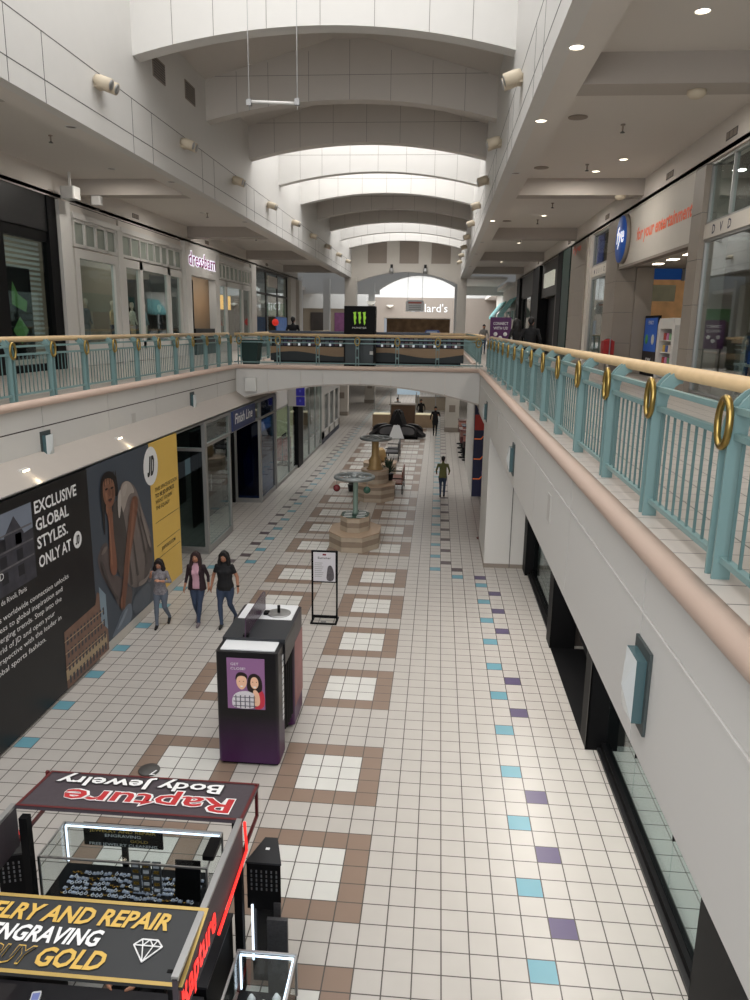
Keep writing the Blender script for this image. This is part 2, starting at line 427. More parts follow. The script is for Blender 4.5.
# end wall with taupe panels
g = G()
pts = arch_pts(GA - .4, GB + .4, 9.7, 10.86) + [(GB + .4, 15.6), (GA - .4, 15.6)]
g.ext(pts, 1, YE, YE + .4, M_cream)
for a, b in ((-7.0, -5.5), (-4.5, -3.0), (-2.0, -.5)): g.box(a, b, YE - .02, YE, 11.5, 13.6, M_taupe)
struct('wall_hall_end', g)
for n, (a, b) in enumerate(((-8.8, -7.85), (.1, .82))):
    g = G(); g.box(a, b, YE - .3, YE + .5, UF, 10.4, M_cream); struct('column_upper.%03d' % n if n else 'column_upper', g)
for n, (x, y) in enumerate(((-12.9, 57), (-11.0, 60), (-7.55, 65), (.35, 65))):
    g = G(); g.box(x - .28, x + .28, y - .28, y + .28, UF, 10.6, M_white); struct('column_court.%03d' % n if n else 'column_court', g)
# skylight framing
for n, (y0, y1) in enumerate(((-10, 12), (22.9, 33), (43.6, 54.8))):
    g = G()
    for x in np.linspace(GA, GB, 6): g.box(x - .04, x + .04, y0, y1, 15.70, 15.80, M_white)
    for y in np.linspace(y0, y1, max(4, int((y1 - y0) / 1.7))): g.box(GA, GB, y - .03, y + .03, 15.70, 15.78, M_white)
    struct('window_%d' % (n + 1), g)
# far court and anchor store
g = G(); g.box(-30, 20, YF, YF + .3, 7.75, 10.1, M_taupe); g.box(-30, 20, YF + .1, YF + .4, 10.1, 15, M_white); g.box(-30, -7.9, YF, YF + .3, UF, 7.75, M_taupe); g.box(0, 20, YF, YF + .3, UF, 7.75, M_taupe); struct('wall_anchor_store', g)
g = G(); g.box(-8, 0.1, YF + 6, YF + 6.1, UF, 8.6, mat('warm shop wall', (120, 96, 72), .8, var=.7, scale=1.6)); struct('wall_anchor_inside', g)
g = G(); g.box(-8, 0.1, YF + .3, YF + 6, 7.7, 7.8, M_cream); struct('ceiling_anchor_inside', g)
g = G()
g.ext(arch_pts(-6.9, .57, 10.0, 11.3) + [(.57, 14), (-6.9, 14)], 1, 66, 66.4, M_white)
g.box(-20, -6.9, 66, 66.4, 9.6, 14, M_white); g.box(.57, 14, 66, 66.4, 9.6, 14, M_white)
struct('wall_court', g)
g = G(); g.box(-22, -14, YE, YF, 9.9, 10.2, M_walldim); g.box(4.0, 14, YE + .4, YF, 9.9, 10.2, M_walldim); g.box(.3, 4.0, YE + .4, 66, 10.4, 10.6, M_walldim); struct('ceiling_court', g)
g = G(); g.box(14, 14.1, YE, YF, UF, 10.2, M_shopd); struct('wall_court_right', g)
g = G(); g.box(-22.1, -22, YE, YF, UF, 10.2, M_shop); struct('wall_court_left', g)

# vents high on the left wall
for n, (y, z) in enumerate(((13.4, 12.7), (15.8, 12.85))):
    g = G(); x = LX - .03
    g.box(x, x + .02, y - .42, y + .42, z - .24, z + .24, M_taupe)
    for k in range(7): g.box(x + .02, x + .03, y - .38, y + .38, z - .2 + k * .06, z - .18 + k * .06, M_joint)
    solo('air_vent', g, ['grey louvred air vent high on left wall, nearer of two', 'grey louvred air vent high on left wall, farther of two'][n], 'vent', 'wall air vents')


# ---------------------------------------------------------------- railings
BALU = None
def railing(label, a, b, n, first, spacing, out, with_curve=True):
    """a run of balustrade from a to b (x,y) ; out = unit vector pointing into the well"""
    a = Vector((a[0], a[1], 0)); b = Vector((b[0], b[1], 0)); d = (b - a).normalized(); out = Vector((out[0], out[1], 0))
    L = (b - a).length
    t = thing('balcony_railing', label, 'railing', (a.x, a.y, UF), group='teal balcony railings around the gallery openings')
    rot = math.atan2(d.y, d.x)
    t.rotation_euler = (0, 0, rot)
    s = 1 if (Matrix.Rotation(rot, 3, 'Z') @ Vector((0, 1, 0))).dot(out) > 0 else -1   # local +y towards the well?
    # local frame: x along, y across (s*y towards the well), z up
    g = G(); g.tube([(0, -s * .13, 1.075), (L, -s * .13, 1.075)], .05, M_wood, 12); part('handrail', g, t, 'pale wooden handrail', world=False)
    for z, nm in ((.955, 'top_rail'), (.815, 'middle_rail'), (.12, 'bottom_rail')):
        g = G(); g.box(0, L, -.022, .022, z - .018, z + .018, M_teal); part(nm, g, t, world=False)
    # one post: two flat plates with curved heads
    def post_mesh():
        g = G()
        for q in (-.05, .05):
            prof = [(.05, 0), (.05, .80)]
            for k in range(7):
                an = math.radians(15 * k); prof.append((.05 - .20 + .20 * math.cos(an) , .82 + .27 * math.sin(an)))
            back = [(-.05, 0), (-.05, .80)] + [(-.05 - .10 + .10 * math.cos(math.radians(15 * k)), .82 + .18 * math.sin(math.radians(15 * k))) for k in range(7)]
            pl = prof + back[::-1]
            pts = [(s * u, v) for u, v in pl]
            g.ext(pts, 0, q - .009, q + .009, M_teal)
        g.box(-.04, .04, -.012, .012, .30, .36, M_teal); g.box(-.04, .04, -.012, .012, .62, .68, M_teal)
        return g.mesh('post')
    pm = post_mesh()
    g = G(); ring = [(.085 * math.cos(2 * PI * k / 24), s * .062, .885 + .135 * math.sin(2 * PI * k / 24)) for k in range(24)]
    g.tube(ring, .021, M_brass, 8, closed=True); rm = g.mesh('ring')
    k = 0; xs = []
    x = first
    while x < L - .02 and k < n:
        p = part('post', pm, t, world=False); p.location = (x, 0, 0)
        r = part('ring', rm, p, 'oval brass ring', world=False)
        xs.append(x); x += spacing; k += 1
    g = G(); g.box(-.0075, .0075, -.0075, .0075, .12, .815, M_tealb); bm_ = g.mesh('baluster')
    pos = []
    for x0 in [xs[0] - spacing] + xs:
        for j in range(1, 10):
            q = x0 + spacing * (j + .0) / 10
            if .02 < q < L - .02 and abs(q - x0) > .07 and abs(q - x0 - spacing) > .07: pos.append(q)
    return t, pos, bm_, L
def add_balusters(t, pos, bm_):
    for q in pos[:100]:
        p = part('baluster', bm_, t, world=False); p.location = (q, 0, 0)
    if len(pos) > 100:
        g = G()
        for q in pos[100:]: g.box(q - .0075, q + .0075, -.0075, .0075, .12, .815, M_tealb)
        o = part('baluster', g, t, kind='stuff', world=False)
t, pos, bm_, L = railing('long teal balcony railing with wooden handrail in right foreground', (.49, -5.2), (.49, 20.15), 40, 1.424, 1.497, (-1, 0)); add_balusters(t, pos, bm_)
t, pos, bm_, L = railing('long teal balcony railing with wooden handrail along left gallery', (-8.5, -.5), (-8.5, 20.15), 40, .98, 1.38, (1, 0))
pos = sorted(pos, key=lambda q: 0 if q > 2 else 1); add_balusters(t, pos, bm_)
t, pos, bm_, L = railing('teal balcony railing with wooden handrail across front of bridge', (-8.38, 19.95), (.37, 19.95), 40, .2, 1.395, (0, -1)); 
t, pos, bm_, L = railing('teal balcony railing past the bridge on right, seen beside counter end', (.49, 24.1), (.49, 45), 40, .3, 1.5, (-1, 0)); add_balusters(t, pos[:90], bm_)
t, pos, bm_, L = railing('teal balcony railing past the bridge on left, seen behind waste bin', (-8.5, 24.1), (-8.5, 45), 40, .3, 1.5, (1, 0)); add_balusters(t, pos[:90], bm_)

# ---------------------------------------------------------------- sconces on the gallery fronts
def sconce_mesh(side):
    g = G(); s = -side
    return s
def make_sconce(side):
    t = thing('wall_sconce', 'x', 'sconce', (0, 0, 0), group='square glass wall sconces on gallery fronts')
    s = -side
    g = G(); a, b = sorted((0, s * .02)); g.box(a, b, -.175, .175, -.29, .29, mat('dark sconce plate', (66, 74, 74), .5, var=0)); part('back_plate', g, t, world=False)
    g = G(); x0 = s * .015; x1 = s * .085
    A = [(x0, -.13, -.22), (x0, .13, -.22), (x0, .13, .22), (x0, -.13, .22)]; B = [(x1, -.13, -.22), (x1, .13, -.22), (x1, .13, .22), (x1, -.13, .22)]
    g.add(A + B, [(0, 1, 5, 4), (1, 2, 6, 5), (2, 3, 7, 6), (3, 0, 4, 7)], mat('sconce edge glass', (74, 98, 102), .2, var=0))
    part('shade_frame', g, t, world=False)
    g = G(); c = (x1 + s * .05, 0, 0)
    g.add(B2 := [(x1, -.13, -.22), (x1, .13, -.22), (x1, .13, .22), (x1, -.13, .22), c], [(0, 1, 4), (1, 2, 4), (2, 3, 4), (3, 0, 4)], mat('sconce pale glass', (206, 210, 210), .25, var=0))
    part('shade', g, t, world=False); return t
sc = make_sconce(1); sc.location = (RX - .002, -1.8, 4.27); sc['label'] = 'square glass sconce on right gallery front, nearest of that side'
for y, z, l in ((7.2, 4.25, 'square glass sconce on right gallery front, second from camera'), (15.3, 4.25, 'square glass sconce on right gallery front, nearest the bridge')): dup(sc, (RX - .002, y, z), l)
sl = make_sconce(-1); sl.location = (LX + .002, 6.5, 4.36); sl['label'] = 'square glass sconce on left gallery front above black hoarding'
dup(sl, (LX + .002, 14.83, 4.38), 'square glass sconce on left gallery front above blue hoarding end')
g = G(); g.rbox(-.22, .22, -.16, 0, -.24, .24, .05, mat('white sconce glass', (214, 214, 210), .4, var=0))
o = solo('wall_light', g, 'rounded white wall light on left end of bridge front', 'wall light'); o.location = (-7.73, YB - .08, 4.32)
g = G(); g.box(0, .012, -.11, .11, -.17, .17, mat('access panel', (188, 185, 180), .5, var=0))
for n, (x, y, z, l) in enumerate(((RX - .011, 2.65, 4.42, 'flush pale access plate on right gallery front'), (LX + .0, 10.55, 4.35, 'flush pale access plate on left gallery front'), (RX - .012, 11.2, 4.45, 'flush pale access plate on right gallery front, farther one'))):
    me = g.mesh('access_plate'); o = bpy.data.objects.new('access_plate', me); COL.objects.link(o); o.location = (x, y, z); props(o, l, 'plate', 'access plates on gallery fronts')

# ---------------------------------------------------------------- spotlights on the clerestory
def make_spot(side):
    s = -side
    t = thing('spotlight', 'x', 'spotlight', group='twin beige spotlights along upper walls'); t.scale = (.86, .86, .86)
    g = G(); a, b = sorted((0, s * .13)); g.box(a, b, -.17, .17, -.12, .06, M_beige); part('bracket', g, t, world=False)
    for q in (-.16, .16):
        g = G(); d = Vector((s * .7, .0, -.25)).normalized(); p = Vector((s * .12, q, .02)) - d * .08
        g.tube([p, p + d * .12, p + d * .40], [.11, .14, .14], M_beige, 14)
        h = part('lamp_head', g, t, world=False)
        g = G(); e = p + d * .401; g.tube([e, e + d * .006], .115, M_steel, 14); part('lens', g, h, world=False)
    return t
for side, x in ((1, RX + .02), (-1, LX - .03)):
    sp0 = make_spot(side); nm = 'right' if side > 0 else 'left'
    for k in range(9):
        loc = (x, 9.75 + 5.2 * k, 11.35); lab = 'beige twin spotlight on upper %s wall, %s of its row' % (nm, ORD[k])
        if k == 0: sp0.location = loc; sp0['label'] = lab
        else: dup(sp0, loc, lab)

# ---------------------------------------------------------------- fittings in the soffits
def make_downlight(r=.11, lit=True):
    t = thing('downlight', 'x', 'downlight', group='recessed downlights in gallery ceilings')
    g = G(); ring = [(r * math.cos(2 * PI * k / 20), r * math.sin(2 * PI * k / 20), -.004) for k in range(20)]; g.tube(ring, .012, M_white, 6, closed=True); part('trim_ring', g, t, world=False)
    g = G(); g.lathe([(r * .95, -.004), (r * .9, -.001)], M_lamp if lit else M_taupe, 20); part('lamp', g, t, world=False)
    return t
dl = make_downlight(); du = make_downlight(lit=False)
first = {True: dl, False: du}; seen = {True: 0, False: 0}
def place_down(x, y, z, label, lit):
    if seen[lit] == 0: o = first[lit]; o.location = (x, y, z); o['label'] = label
    else: dup(first[lit], (x, y, z), label)
    seen[lit] += 1
for k, (y, lit) in enumerate(((5.2, True), (9.0, True), (13.9, False), (22.5, True), (29.5, False), (35, False), (43, False))):
    place_down(.62, y, 10.403, 'recessed downlight in right soffit border, %s of its row' % ORD[k], lit)
for k, (x, y, lit) in enumerate(((2.3, 5.3, True), (3.4, 14.6, True), (3.0, 17.0 - .9, True), (2.7, 24.5, True), (2.7, 34, True), (2.7, 45, True))):
    place_down(x, y, 10.86, 'recessed downlight in right gallery ceiling, %s of its row' % ORD[k], lit)
for k, (x, y, lit) in enumerate(((-8.65, 9.2, False), (-8.65, 15, False), (-8.65, 23, False))):
    place_down(x, y, 10.403, 'dark recessed downlight in left soffit border, %s of its row' % ORD[k], lit)
for k, (x, y, lit) in enumerate(((-9.6, 11.2, True), (-10.6, 15.6, False), (-10.6, 24, False), (-10.4, 34, False))):
    place_down(x, y, 10.86, 'recessed downlight in left gallery ceiling, %s of its row' % ORD[k], lit)
def make_sprinkler():
    t = thing('sprinkler', 'x', 'sprinkler', group='pendant sprinklers in gallery ceilings')
    g = G(); g.lathe([(.05, 0), (.05, -.02), (.02, -.03), (.02, -.12), (.012, -.13)], M_taupe, 10); part('pipe', g, t, world=False)
    g = G(); g.lathe([(.05, -.17), (.055, -.165), (.01, -.13)], M_joint, 10); part('deflector', g, t, world=False)
    return t
sk = make_sprinkler(); n = 0
for nm, x, ys in (('right', 2.6, (11.2, 15.2, 21.5, 25.6, 32, 42)), ('left', -10.4, (11.8, 19.5, 24, 32, 42))):
    for k, y in enumerate(ys):
        lab = 'small pendant sprinkler in %s gallery ceiling, %s of its row' % (nm, ORD[k])
        if n == 0: sk.location = (x, y, 10.86); sk['label'] = lab
        else: dup(sk, (x, y, 10.86), lab)
        n += 1
g = G(); g.lathe([(.13, 0), (.13, -.06), (.1, -.09), (.06, -.1)], M_beige, 18)
for k, (x, y, z, l) in enumerate(((2.9, 7.25, 10.4, 'round smoke detector under nearest right ceiling beam'), (3.95, 17.2, 10.4, 'round smoke detector under second right ceiling beam'))):
    o = solo('smoke_detector', G().lathe([(.15, 0), (.15, -.05), (.11, -.1), (.05, -.12)], M_beige, 18), l, 'smoke detector', 'smoke detectors under ceiling beams'); o.location = (x, y, z - .12)
for k, (x, y, l) in enumerate(((1.55, 10.6, 'round flush ceiling speaker in right ceiling, nearest one'), (1.45, 15.6, 'round flush ceiling speaker in right ceiling, second one'), (1.4, 26, 'round flush ceiling speaker in right ceiling, farthest one'))):
    solo('ceiling_speaker', G().lathe([(.2, 10.859), (.2, 10.845), (.17, 10.84)], M_taupe, 20, c=(x, y)), l, 'ceiling speaker', 'ceiling speakers in the right ceiling')
for side, x in ((1, UR), (-1, UL)):
    for k, y in enumerate((10.4, 14.6, 22, 30, 41) if side > 0 else (22.2, 31, 44)):
        g = G(); a, b = sorted((x, x - side * .012)); g.box(a, b, y - .3, y + .3, 10.40, 10.56, M_joint)
        for q in range(3): a, b = sorted((x - side * .012, x - side * .02)); g.box(a, b, y - .28 + q * .2, y - .12 + q * .2, 10.42, 10.54, M_taupe)
        solo('ceiling_grille', g, 'small dark air grille on %s ceiling bulkhead, %s of its row' % ('right' if side > 0 else 'left', ORD[k]), 'grille', 'air grilles above the upper shops')
# white box speakers on left ceiling
t = thing('box_speaker', 'white box speaker under left ceiling beam', 'speaker', (-12.05, 16.0, 10.1)); g = G(); g.rbox(-.22, .22, -.22, .22, 0, .34, .06, M_white); part('housing', g, t, world=False); g = G(); g.box(-.03, .03, -.03, .03, .34, .757, M_white); part('stem', g, t, world=False)
t = thing('security_camera', 'small white security camera beside white box speaker on left', 'camera', (-11.8, 17.2, 10.12)); g = G(); g.rbox(-.15, .15, -.12, .12, 0, .26, .05, M_white); part('housing', g, t, world=False); g = G(); g.lathe([(.07, -.13), (.06, -.15), (.02, -.15)], M_joint, 12); o = part('lens', g, t, world=False); g = G(); g.box(-.03, .03, -.03, .03, .26, .29, M_white); part('mount', g, t, world=False)
# hanging bar on two wires
t = thing('hanging_light_bar', 'white tubular bar hung level on two thin wires under vault', 'light bar', (-4.7, 10.0, 11.0))
g = G(); g.tube([(-.53, 0, .05), (.53, 0, .0)], .032, M_white, 10); part('tube', g, t, world=False)
for q in (-.5, .5):
    g = G(); g.tube([(q, 0, -.12), (q, 0, 4.9)], .008, M_steel, 5); part('wire', g, t, world=False)
    g = G(); g.box(q - .05, q + .05, -.05, .05, -.03, .09, M_steel); part('end_cap', g, t, world=False)

# ---------------------------------------------------------------- glazing helper
def glazing(t, axis, p, u0, u1, z0, z1, us=(), zs=(), fm=None, gm=None, fw=.06, depth=.1, pane_name='pane', label=None):
    """a frame in plane axis=p between u0..u1, z0..z1 with mullions at us and transoms at zs; every pane a part of its own"""
    g = G(); fm = fm or M_alum; gm = gm or M_glass
    def bx(a, b, c, d):
        if axis == 0: g.box(p - depth / 2, p + depth / 2, a, b, c, d, fm)
        else: g.box(a, b, p - depth / 2, p + depth / 2, c, d, fm)
    U = [u0] + list(us) + [u1]; Z = [z0] + list(zs) + [z1]
    for i, u in enumerate(U):
        a, b = (u, u + fw) if i == 0 else ((u - fw, u) if i == len(U) - 1 else (u - fw / 2, u + fw / 2)); bx(a, b, z0, z1)
    for i, z in enumerate(Z):
        a, b = (z, z + fw) if i == 0 else ((z - fw, z) if i == len(Z) - 1 else (z - fw / 2, z + fw / 2)); bx(u0 + fw, u1 - fw, a, b)
    fr = part('frame', g, t)
    for a, b in zip(U[:-1], U[1:]):
        for c, d in zip(Z[:-1], Z[1:]):
            h = G(); e = .015
            if axis == 0: h.box(p - .006, p + .006, a + e, b - e, c + e, d - e, gm)
            else: h.box(a + e, b - e, p - .006, p + .006, c + e, d - e, gm)
            part(pane_name, h, t, label)
    return fr
def plain(t, name, x0, x1, y0, y1, z0, z1, m, label=None):
    return part(name, G().box(x0, x1, y0, y1, z0, z1, m), t, label)

# ---------------------------------------------------------------- lower left: the hoarding
def wall_poly(g, pts, x, m):
    g.add([(x, p[0], p[1]) for p in pts], [tuple(range(len(pts)))], m)
Y_, Z_ = (0, 1, 0), (0, 0, 1)
hd = thing('shop_hoarding', 'long printed hoarding with black, blue and yellow panels along left wall', 'hoarding', (WL, 5, 0))
M_hblack = mat('hoarding black print', (17, 17, 19), .4, var=0); M_hblue = mat('hoarding slate blue print', (66, 74, 84), .45, var=.12, scale=.6); M_hyel = mat('hoarding yellow print', (224, 186, 92), .5, var=.03)
plain(hd, 'black_panel', WL - .1, WL, -4, 6.85, .05, 3.9, M_hblack)
plain(hd, 'blue_panel', WL - .1, WL, 6.85, 9.93, .2, 3.9, M_hblue)
plain(hd, 'yellow_panel', WL - .1, WL, 9.93, 11.8, .2, 3.9, M_hyel)
plain(hd, 'skirting', WL - .1, WL - .005, 6.85, 11.8, 0, .2, M_cream)
plain(hd, 'return_panel', WL - .5, WL - .1, 11.7, 11.8, 0, 3.9, M_cream)
# printed street photograph
x = WL + .004
g = G(); ph = [mat('print sky', (120, 128, 142), .5, var=.25, scale=1), mat('print facade', (58, 58, 66), .5, var=.6, scale=5), mat('print facade light', (98, 96, 100), .5, var=.5, scale=6), mat('print dark', (32, 32, 38), .5, var=.3)]
wall_poly(g, [(1.6, 2.45), (4.82, 2.45), (4.83, 3.72), (1.6, 3.72)], x, ph[1])
wall_poly(g, [(3.7, 3.40), (4.3, 3.25), (4.83, 3.3), (4.83, 3.72), (3.7, 3.72)], x + .001, ph[0])
wall_poly(g, [(4.0, 3.35), (4.3, 3.62), (4.55, 3.3), (4.55, 3.1), (4.0, 3.1)], x + .002, ph[1])
for k in range(6):
    for q in range(3): wall_poly(g, [(2.0 + k * .46, 2.62 + q * .26), (2.18 + k * .46, 2.62 + q * .26), (2.18 + k * .46, 2.8 + q * .26), (2.0 + k * .46, 2.8 + q * .26)], x + .002, ph[3])
for q in range(3): wall_poly(g, [(1.6, 2.84 + q * .26), (4.8, 2.84 + q * .26), (4.8, 2.87 + q * .26), (1.6, 2.87 + q * .26)], x + .0025, ph[2])
part('street_photograph', g, hd, 'printed photograph of an old stone city building')
lettering(hd, 'JD', M_txtw, (x + .006, 3.72, 2.72), Y_, Z_, h=.12)
lettering(hd, 'Rue de Rivoli, Paris', M_txtw, (x + .006, 4.47, 2.33), Y_, Z_, h=.09, align='RIGHT')
for body, z, w, y1 in (('EXCLUSIVE', 3.50, 1.46, 6.38), ('GLOBAL', 3.20, 1.12, 6.03), ('STYLES.', 2.89, 1.04, 5.96), ('ONLY AT', 2.56, 1.12, 6.04)):
    lettering(hd, body, M_txtw, (x, 4.92, z), Y_, Z_, h=.21, w=w, bold=.022)
def disc(g, c, r, m, xx, n=28, ry=None):
    wall_poly(g, [(c[0] + r * math.cos(2 * PI * k / n), c[1] + (ry or r) * math.sin(2 * PI * k / n)) for k in range(n)], xx, m)
def jd_mark(c, h, xx, m):
    J = [(-.10, .5), (.16, .5), (.16, -.22), (.10, -.40), (-.06, -.5), (-.28, -.5), (-.36, -.40), (-.36, -.26), (-.14, -.28), (-.10, -.22)]
    D1 = [(.24, .5), (.46, .5), (.46, -.5), (.24, -.5)]
    D2 = [(.46, .5), (.62, .48), (.80, .30), (.84, 0), (.80, -.30), (.62, -.48), (.46, -.5), (.46, -.30), (.56, -.28), (.61, -.14), (.61, .14), (.56, .28), (.46, .30)]
    g = G()
    for P_ in (J, D1, D2): wall_poly(g, [(c[0] + (u * .72 - .17 + .18 * v) * h, c[1] + v * h) for u, v in P_], xx, m)
    part('jd_lettering', g, hd)
g = G(); disc(g, (6.29, 2.67), .16, M_txtw, x + .002); part('round_badge', g, hd, 'small white round badge')
jd_mark((6.29, 2.67), .17, x + .004, M_txtk)
for k, (ln, z) in enumerate((("JD's worldwide connection unlocks", 2.08), ('access to global inspiration and', 1.92), ('emerging trends. Step into the', 1.76), ('world of JD and open your', 1.59), ('perspective with the leader in', 1.43), ('global sports fashion.', 1.26))):
    lettering(hd, ln, M_txtw, (x, (5.85, 5.60, 5.54, 5.28, 5.48, 4.92)[k], z), Y_, Z_, h=.095, w=(2.40, 2.18, 2.12, 1.90, 2.07, 1.55)[k], align='RIGHT')
# printed brick building
g = G(); bb = [mat('print brick', (120, 92, 78), .5, var=.3, scale=5), mat('print stone', (168, 148, 118), .5, var=.2, scale=4), mat('print window', (62, 60, 66), .5, var=.3, scale=5), mat('print pale sky', (128, 146, 158), .5, var=.1)]
wall_poly(g, [(5.5, .06), (7.27, .06), (7.27, 1.2), (6.9, 1.42), (6.8, 1.2), (5.54, 1.15)], x, bb[0])
wall_poly(g, [(7.0, .75), (7.27, .5), (7.27, 1.24), (7.0, 1.5)], x + .001, bb[3])
wall_poly(g, [(5.5, .22), (7.2, .22), (7.2, .42), (5.5, .42)], x + .001, bb[1])
for r_ in range(4):
    for c_ in range(12):
        y0 = 5.6 + c_ * .135; z0 = .12 + r_ * .25
        wall_poly(g, [(y0, z0), (y0 + .065, z0), (y0 + .065, z0 + .15), (y0, z0 + .15)], x + .002, bb[2])
for z0 in (.46, .72, .95): wall_poly(g, [(5.52, z0), (7.1, z0), (7.1, z0 + .02), (5.52, z0 + .02)], x + .003, bb[1])
part('brick_building_print', g, hd, 'printed picture of a brick and stone street building')
# printed crouching man
MUR = dict(
 knee=[(7.12, 2.18), (7.33, 2.3), (7.52, 2.26), (7.57, 1.96), (7.56, 1.56), (8.1, 1.33), (8.33, 1.04), (8.6, .92), (8.48, .52), (7.98, .57), (7.81, .83), (7.38, 1.39), (7.1, 1.76), (7.02, 2.04)],
 leg=[(7.41, .24), (7.69, .4), (7.99, .61), (8.5, .66), (8.49, .22), (7.99, .21), (7.56, .21)], leg2=[(8.56, .69), (9.17, .76), (9.61, .71), (9.54, .22), (8.98, .24), (8.51, .3)],
 shirt=[(8.28, 3.3), (8.56, 3.33), (8.88, 3.22), (9.13, 2.98), (9.31, 2.56), (9.72, 1.91), (9.85, 1.46), (9.79, 1.07), (9.43, .78), (8.82, .82), (8.33, 1.06), (8.19, 1.58), (8.09, 1.98), (8.0, 2.42), (7.94, 2.7), (8.19, 3.0)],
 shade=[(9.72, 1.91), (9.85, 1.46), (9.79, 1.07), (9.43, .78), (9.18, .79), (9.39, 1.4)],
 yoke=[(8.28, 3.27), (8.56, 3.33), (8.82, 3.23), (9.03, 2.95), (8.68, 3.03), (8.35, 2.65), (8.09, 2.69)], inner=[(7.98, 2.67), (8.35, 2.65), (8.4, 2.26), (8.34, 1.86), (8.18, 1.86), (8.01, 2.19)],
 chestmid=[(7.8, 2.95), (8.1, 3.05), (8.3, 2.8), (8.45, 2.2), (8.4, 1.4), (7.9, 1.3), (7.8, 2.2)],
 hair=[(7.38, 3.57), (7.54, 3.68), (7.78, 3.69), (8.03, 3.57), (8.13, 3.4), (8.15, 3.2), (8.08, 3.08), (7.95, 3.15), (7.6, 3.1), (7.46, 2.95), (7.43, 2.45), (7.37, 2.45), (7.34, 2.98), (7.31, 3.32)],
 face=[(7.48, 3.55), (7.68, 3.56), (7.88, 3.50), (7.97, 3.4), (7.99, 3.2), (7.95, 3.05), (7.82, 2.93), (7.62, 2.96), (7.47, 3.1), (7.42, 3.31)],
 armraised=[(7.51, 2.98), (7.81, 2.89), (7.8, 2.69), (7.8, 2.25), (7.86, 1.87), (7.85, 1.46), (7.51, 1.57), (7.55, 2.14), (7.61, 2.66)],
 armdown=[(8.78, 2.92), (9.1, 2.89), (9.11, 2.65), (8.95, 2.36), (8.75, 1.98), (8.53, 1.66), (8.36, 1.24), (8.19, .83), (8.05, .64), (7.85, .76), (8.07, 1.15), (8.27, 1.74), (8.53, 2.37)],
 eyes=[(7.52, 3.36), (7.64, 3.37), (7.66, 3.33), (7.54, 3.32)], eyes2=[(7.78, 3.34), (7.92, 3.34), (7.92, 3.30), (7.78, 3.30)], mouth=[(7.6, 3.12), (7.75, 3.13), (7.84, 3.1), (7.72, 3.05)], nose=[(7.68, 3.34), (7.74, 3.34), (7.80, 3.18), (7.66, 3.18)])
mc = dict(chestmid=(66, 60, 58), knee=(88, 78, 76), leg=(104, 114, 126), leg2=(86, 94, 104), shirt=(112, 102, 98), shade=(84, 76, 74), yoke=(160, 150, 142), inner=(62, 56, 54), hair=(30, 25, 24), face=(132, 92, 72), armraised=(124, 82, 64), armdown=(112, 74, 58), eyes=(30, 20, 18), eyes2=(30, 20, 18), mouth=(62, 36, 32), nose=(112, 76, 60))
g = G()
def smooth(pts, it=2):
    for _ in range(it):
        q = []
        for i in range(len(pts)):
            a, b = pts[i], pts[(i + 1) % len(pts)]
            q += [(a[0] * .75 + b[0] * .25, a[1] * .75 + b[1] * .25), (a[0] * .25 + b[0] * .75, a[1] * .25 + b[1] * .75)]
        pts = q
    return pts
for k, (nm, pts) in enumerate(MUR.items()): wall_poly(g, smooth(pts), x + .0015 * k, mat('print ' + nm, mc[nm], .5, var=.14, scale=4))
# modelling of the figure: highlights, collar, fingers, folds
for pts, c, o in (
    ([(7.52, 3.5), (7.7, 3.53), (7.72, 3.42), (7.55, 3.42)], (150, 108, 86), 0), ([(7.5, 3.3), (7.6, 3.28), (7.62, 3.14), (7.54, 3.1)], (152, 108, 84), 0), ([(7.84, 3.32), (7.93, 3.28), (7.9, 3.1), (7.82, 3.12)], (104, 70, 54), 0),
    ([(7.69, 3.32), (7.72, 3.33), (7.75, 3.2), (7.69, 3.19)], (158, 114, 90), 0), ([(7.62, 3.085), (7.74, 3.075), (7.8, 3.06), (7.74, 3.03)], (120, 66, 60), 0),
    ([(7.5, 3.02), (7.58, 3.04), (7.6, 2.86), (7.52, 2.84)], (140, 98, 76), 0), ([(7.6, 3.0), (7.68, 2.99), (7.68, 2.82), (7.61, 2.82)], (134, 92, 72), 0), ([(7.7, 2.97), (7.78, 2.95), (7.77, 2.8), (7.7, 2.8)], (128, 88, 68), 0),
    ([(7.58, 2.75), (7.64, 2.75), (7.66, 1.8), (7.58, 1.7)], (146, 102, 80), 0), ([(8.86, 2.85), (8.93, 2.86), (8.86, 2.4), (8.6, 1.9), (8.4, 1.3), (8.34, 1.3), (8.5, 1.9)], (134, 92, 72), 0),
    ([(7.9, .9), (8.05, 1.0), (7.98, .66), (7.88, .7)], (128, 86, 66), 0), ([(8.08, .98), (8.18, .92), (8.1, .62), (8.02, .62)], (118, 78, 60), 0),
    ([(8.06, 3.1), (8.3, 3.26), (8.2, 2.75), (8.06, 2.55)], (176, 168, 160), 0), ([(8.3, 3.22), (8.62, 3.29), (8.5, 3.05), (8.34, 3.0)], (172, 162, 154), 0),
    ([(7.12, 2.1), (7.34, 2.24), (7.5, 2.18), (7.3, 2.08)], (116, 104, 98), 0), ([(7.1, 1.95), (7.2, 2.0), (7.5, 1.3), (7.85, .95), (7.7, .95), (7.35, 1.45)], (72, 64, 62), 0),
    ([(9.15, 2.7), (9.3, 2.5), (9.62, 1.85), (9.72, 1.5), (9.6, 1.55), (9.35, 2.1)], (134, 124, 118), 0), ([(8.9, .95), (9.4, .88), (9.7, 1.1), (9.4, .79), (8.85, .83)], (142, 132, 126), 0),
    ([(7.6, .3), (7.8, .42), (8.1, .58), (8.3, .58), (7.9, .35)], (128, 138, 150), 0)):
    wall_poly(g, smooth(pts), x + .0205, mat('print tone %d %d %d' % c, c, .5, var=.08, scale=5))
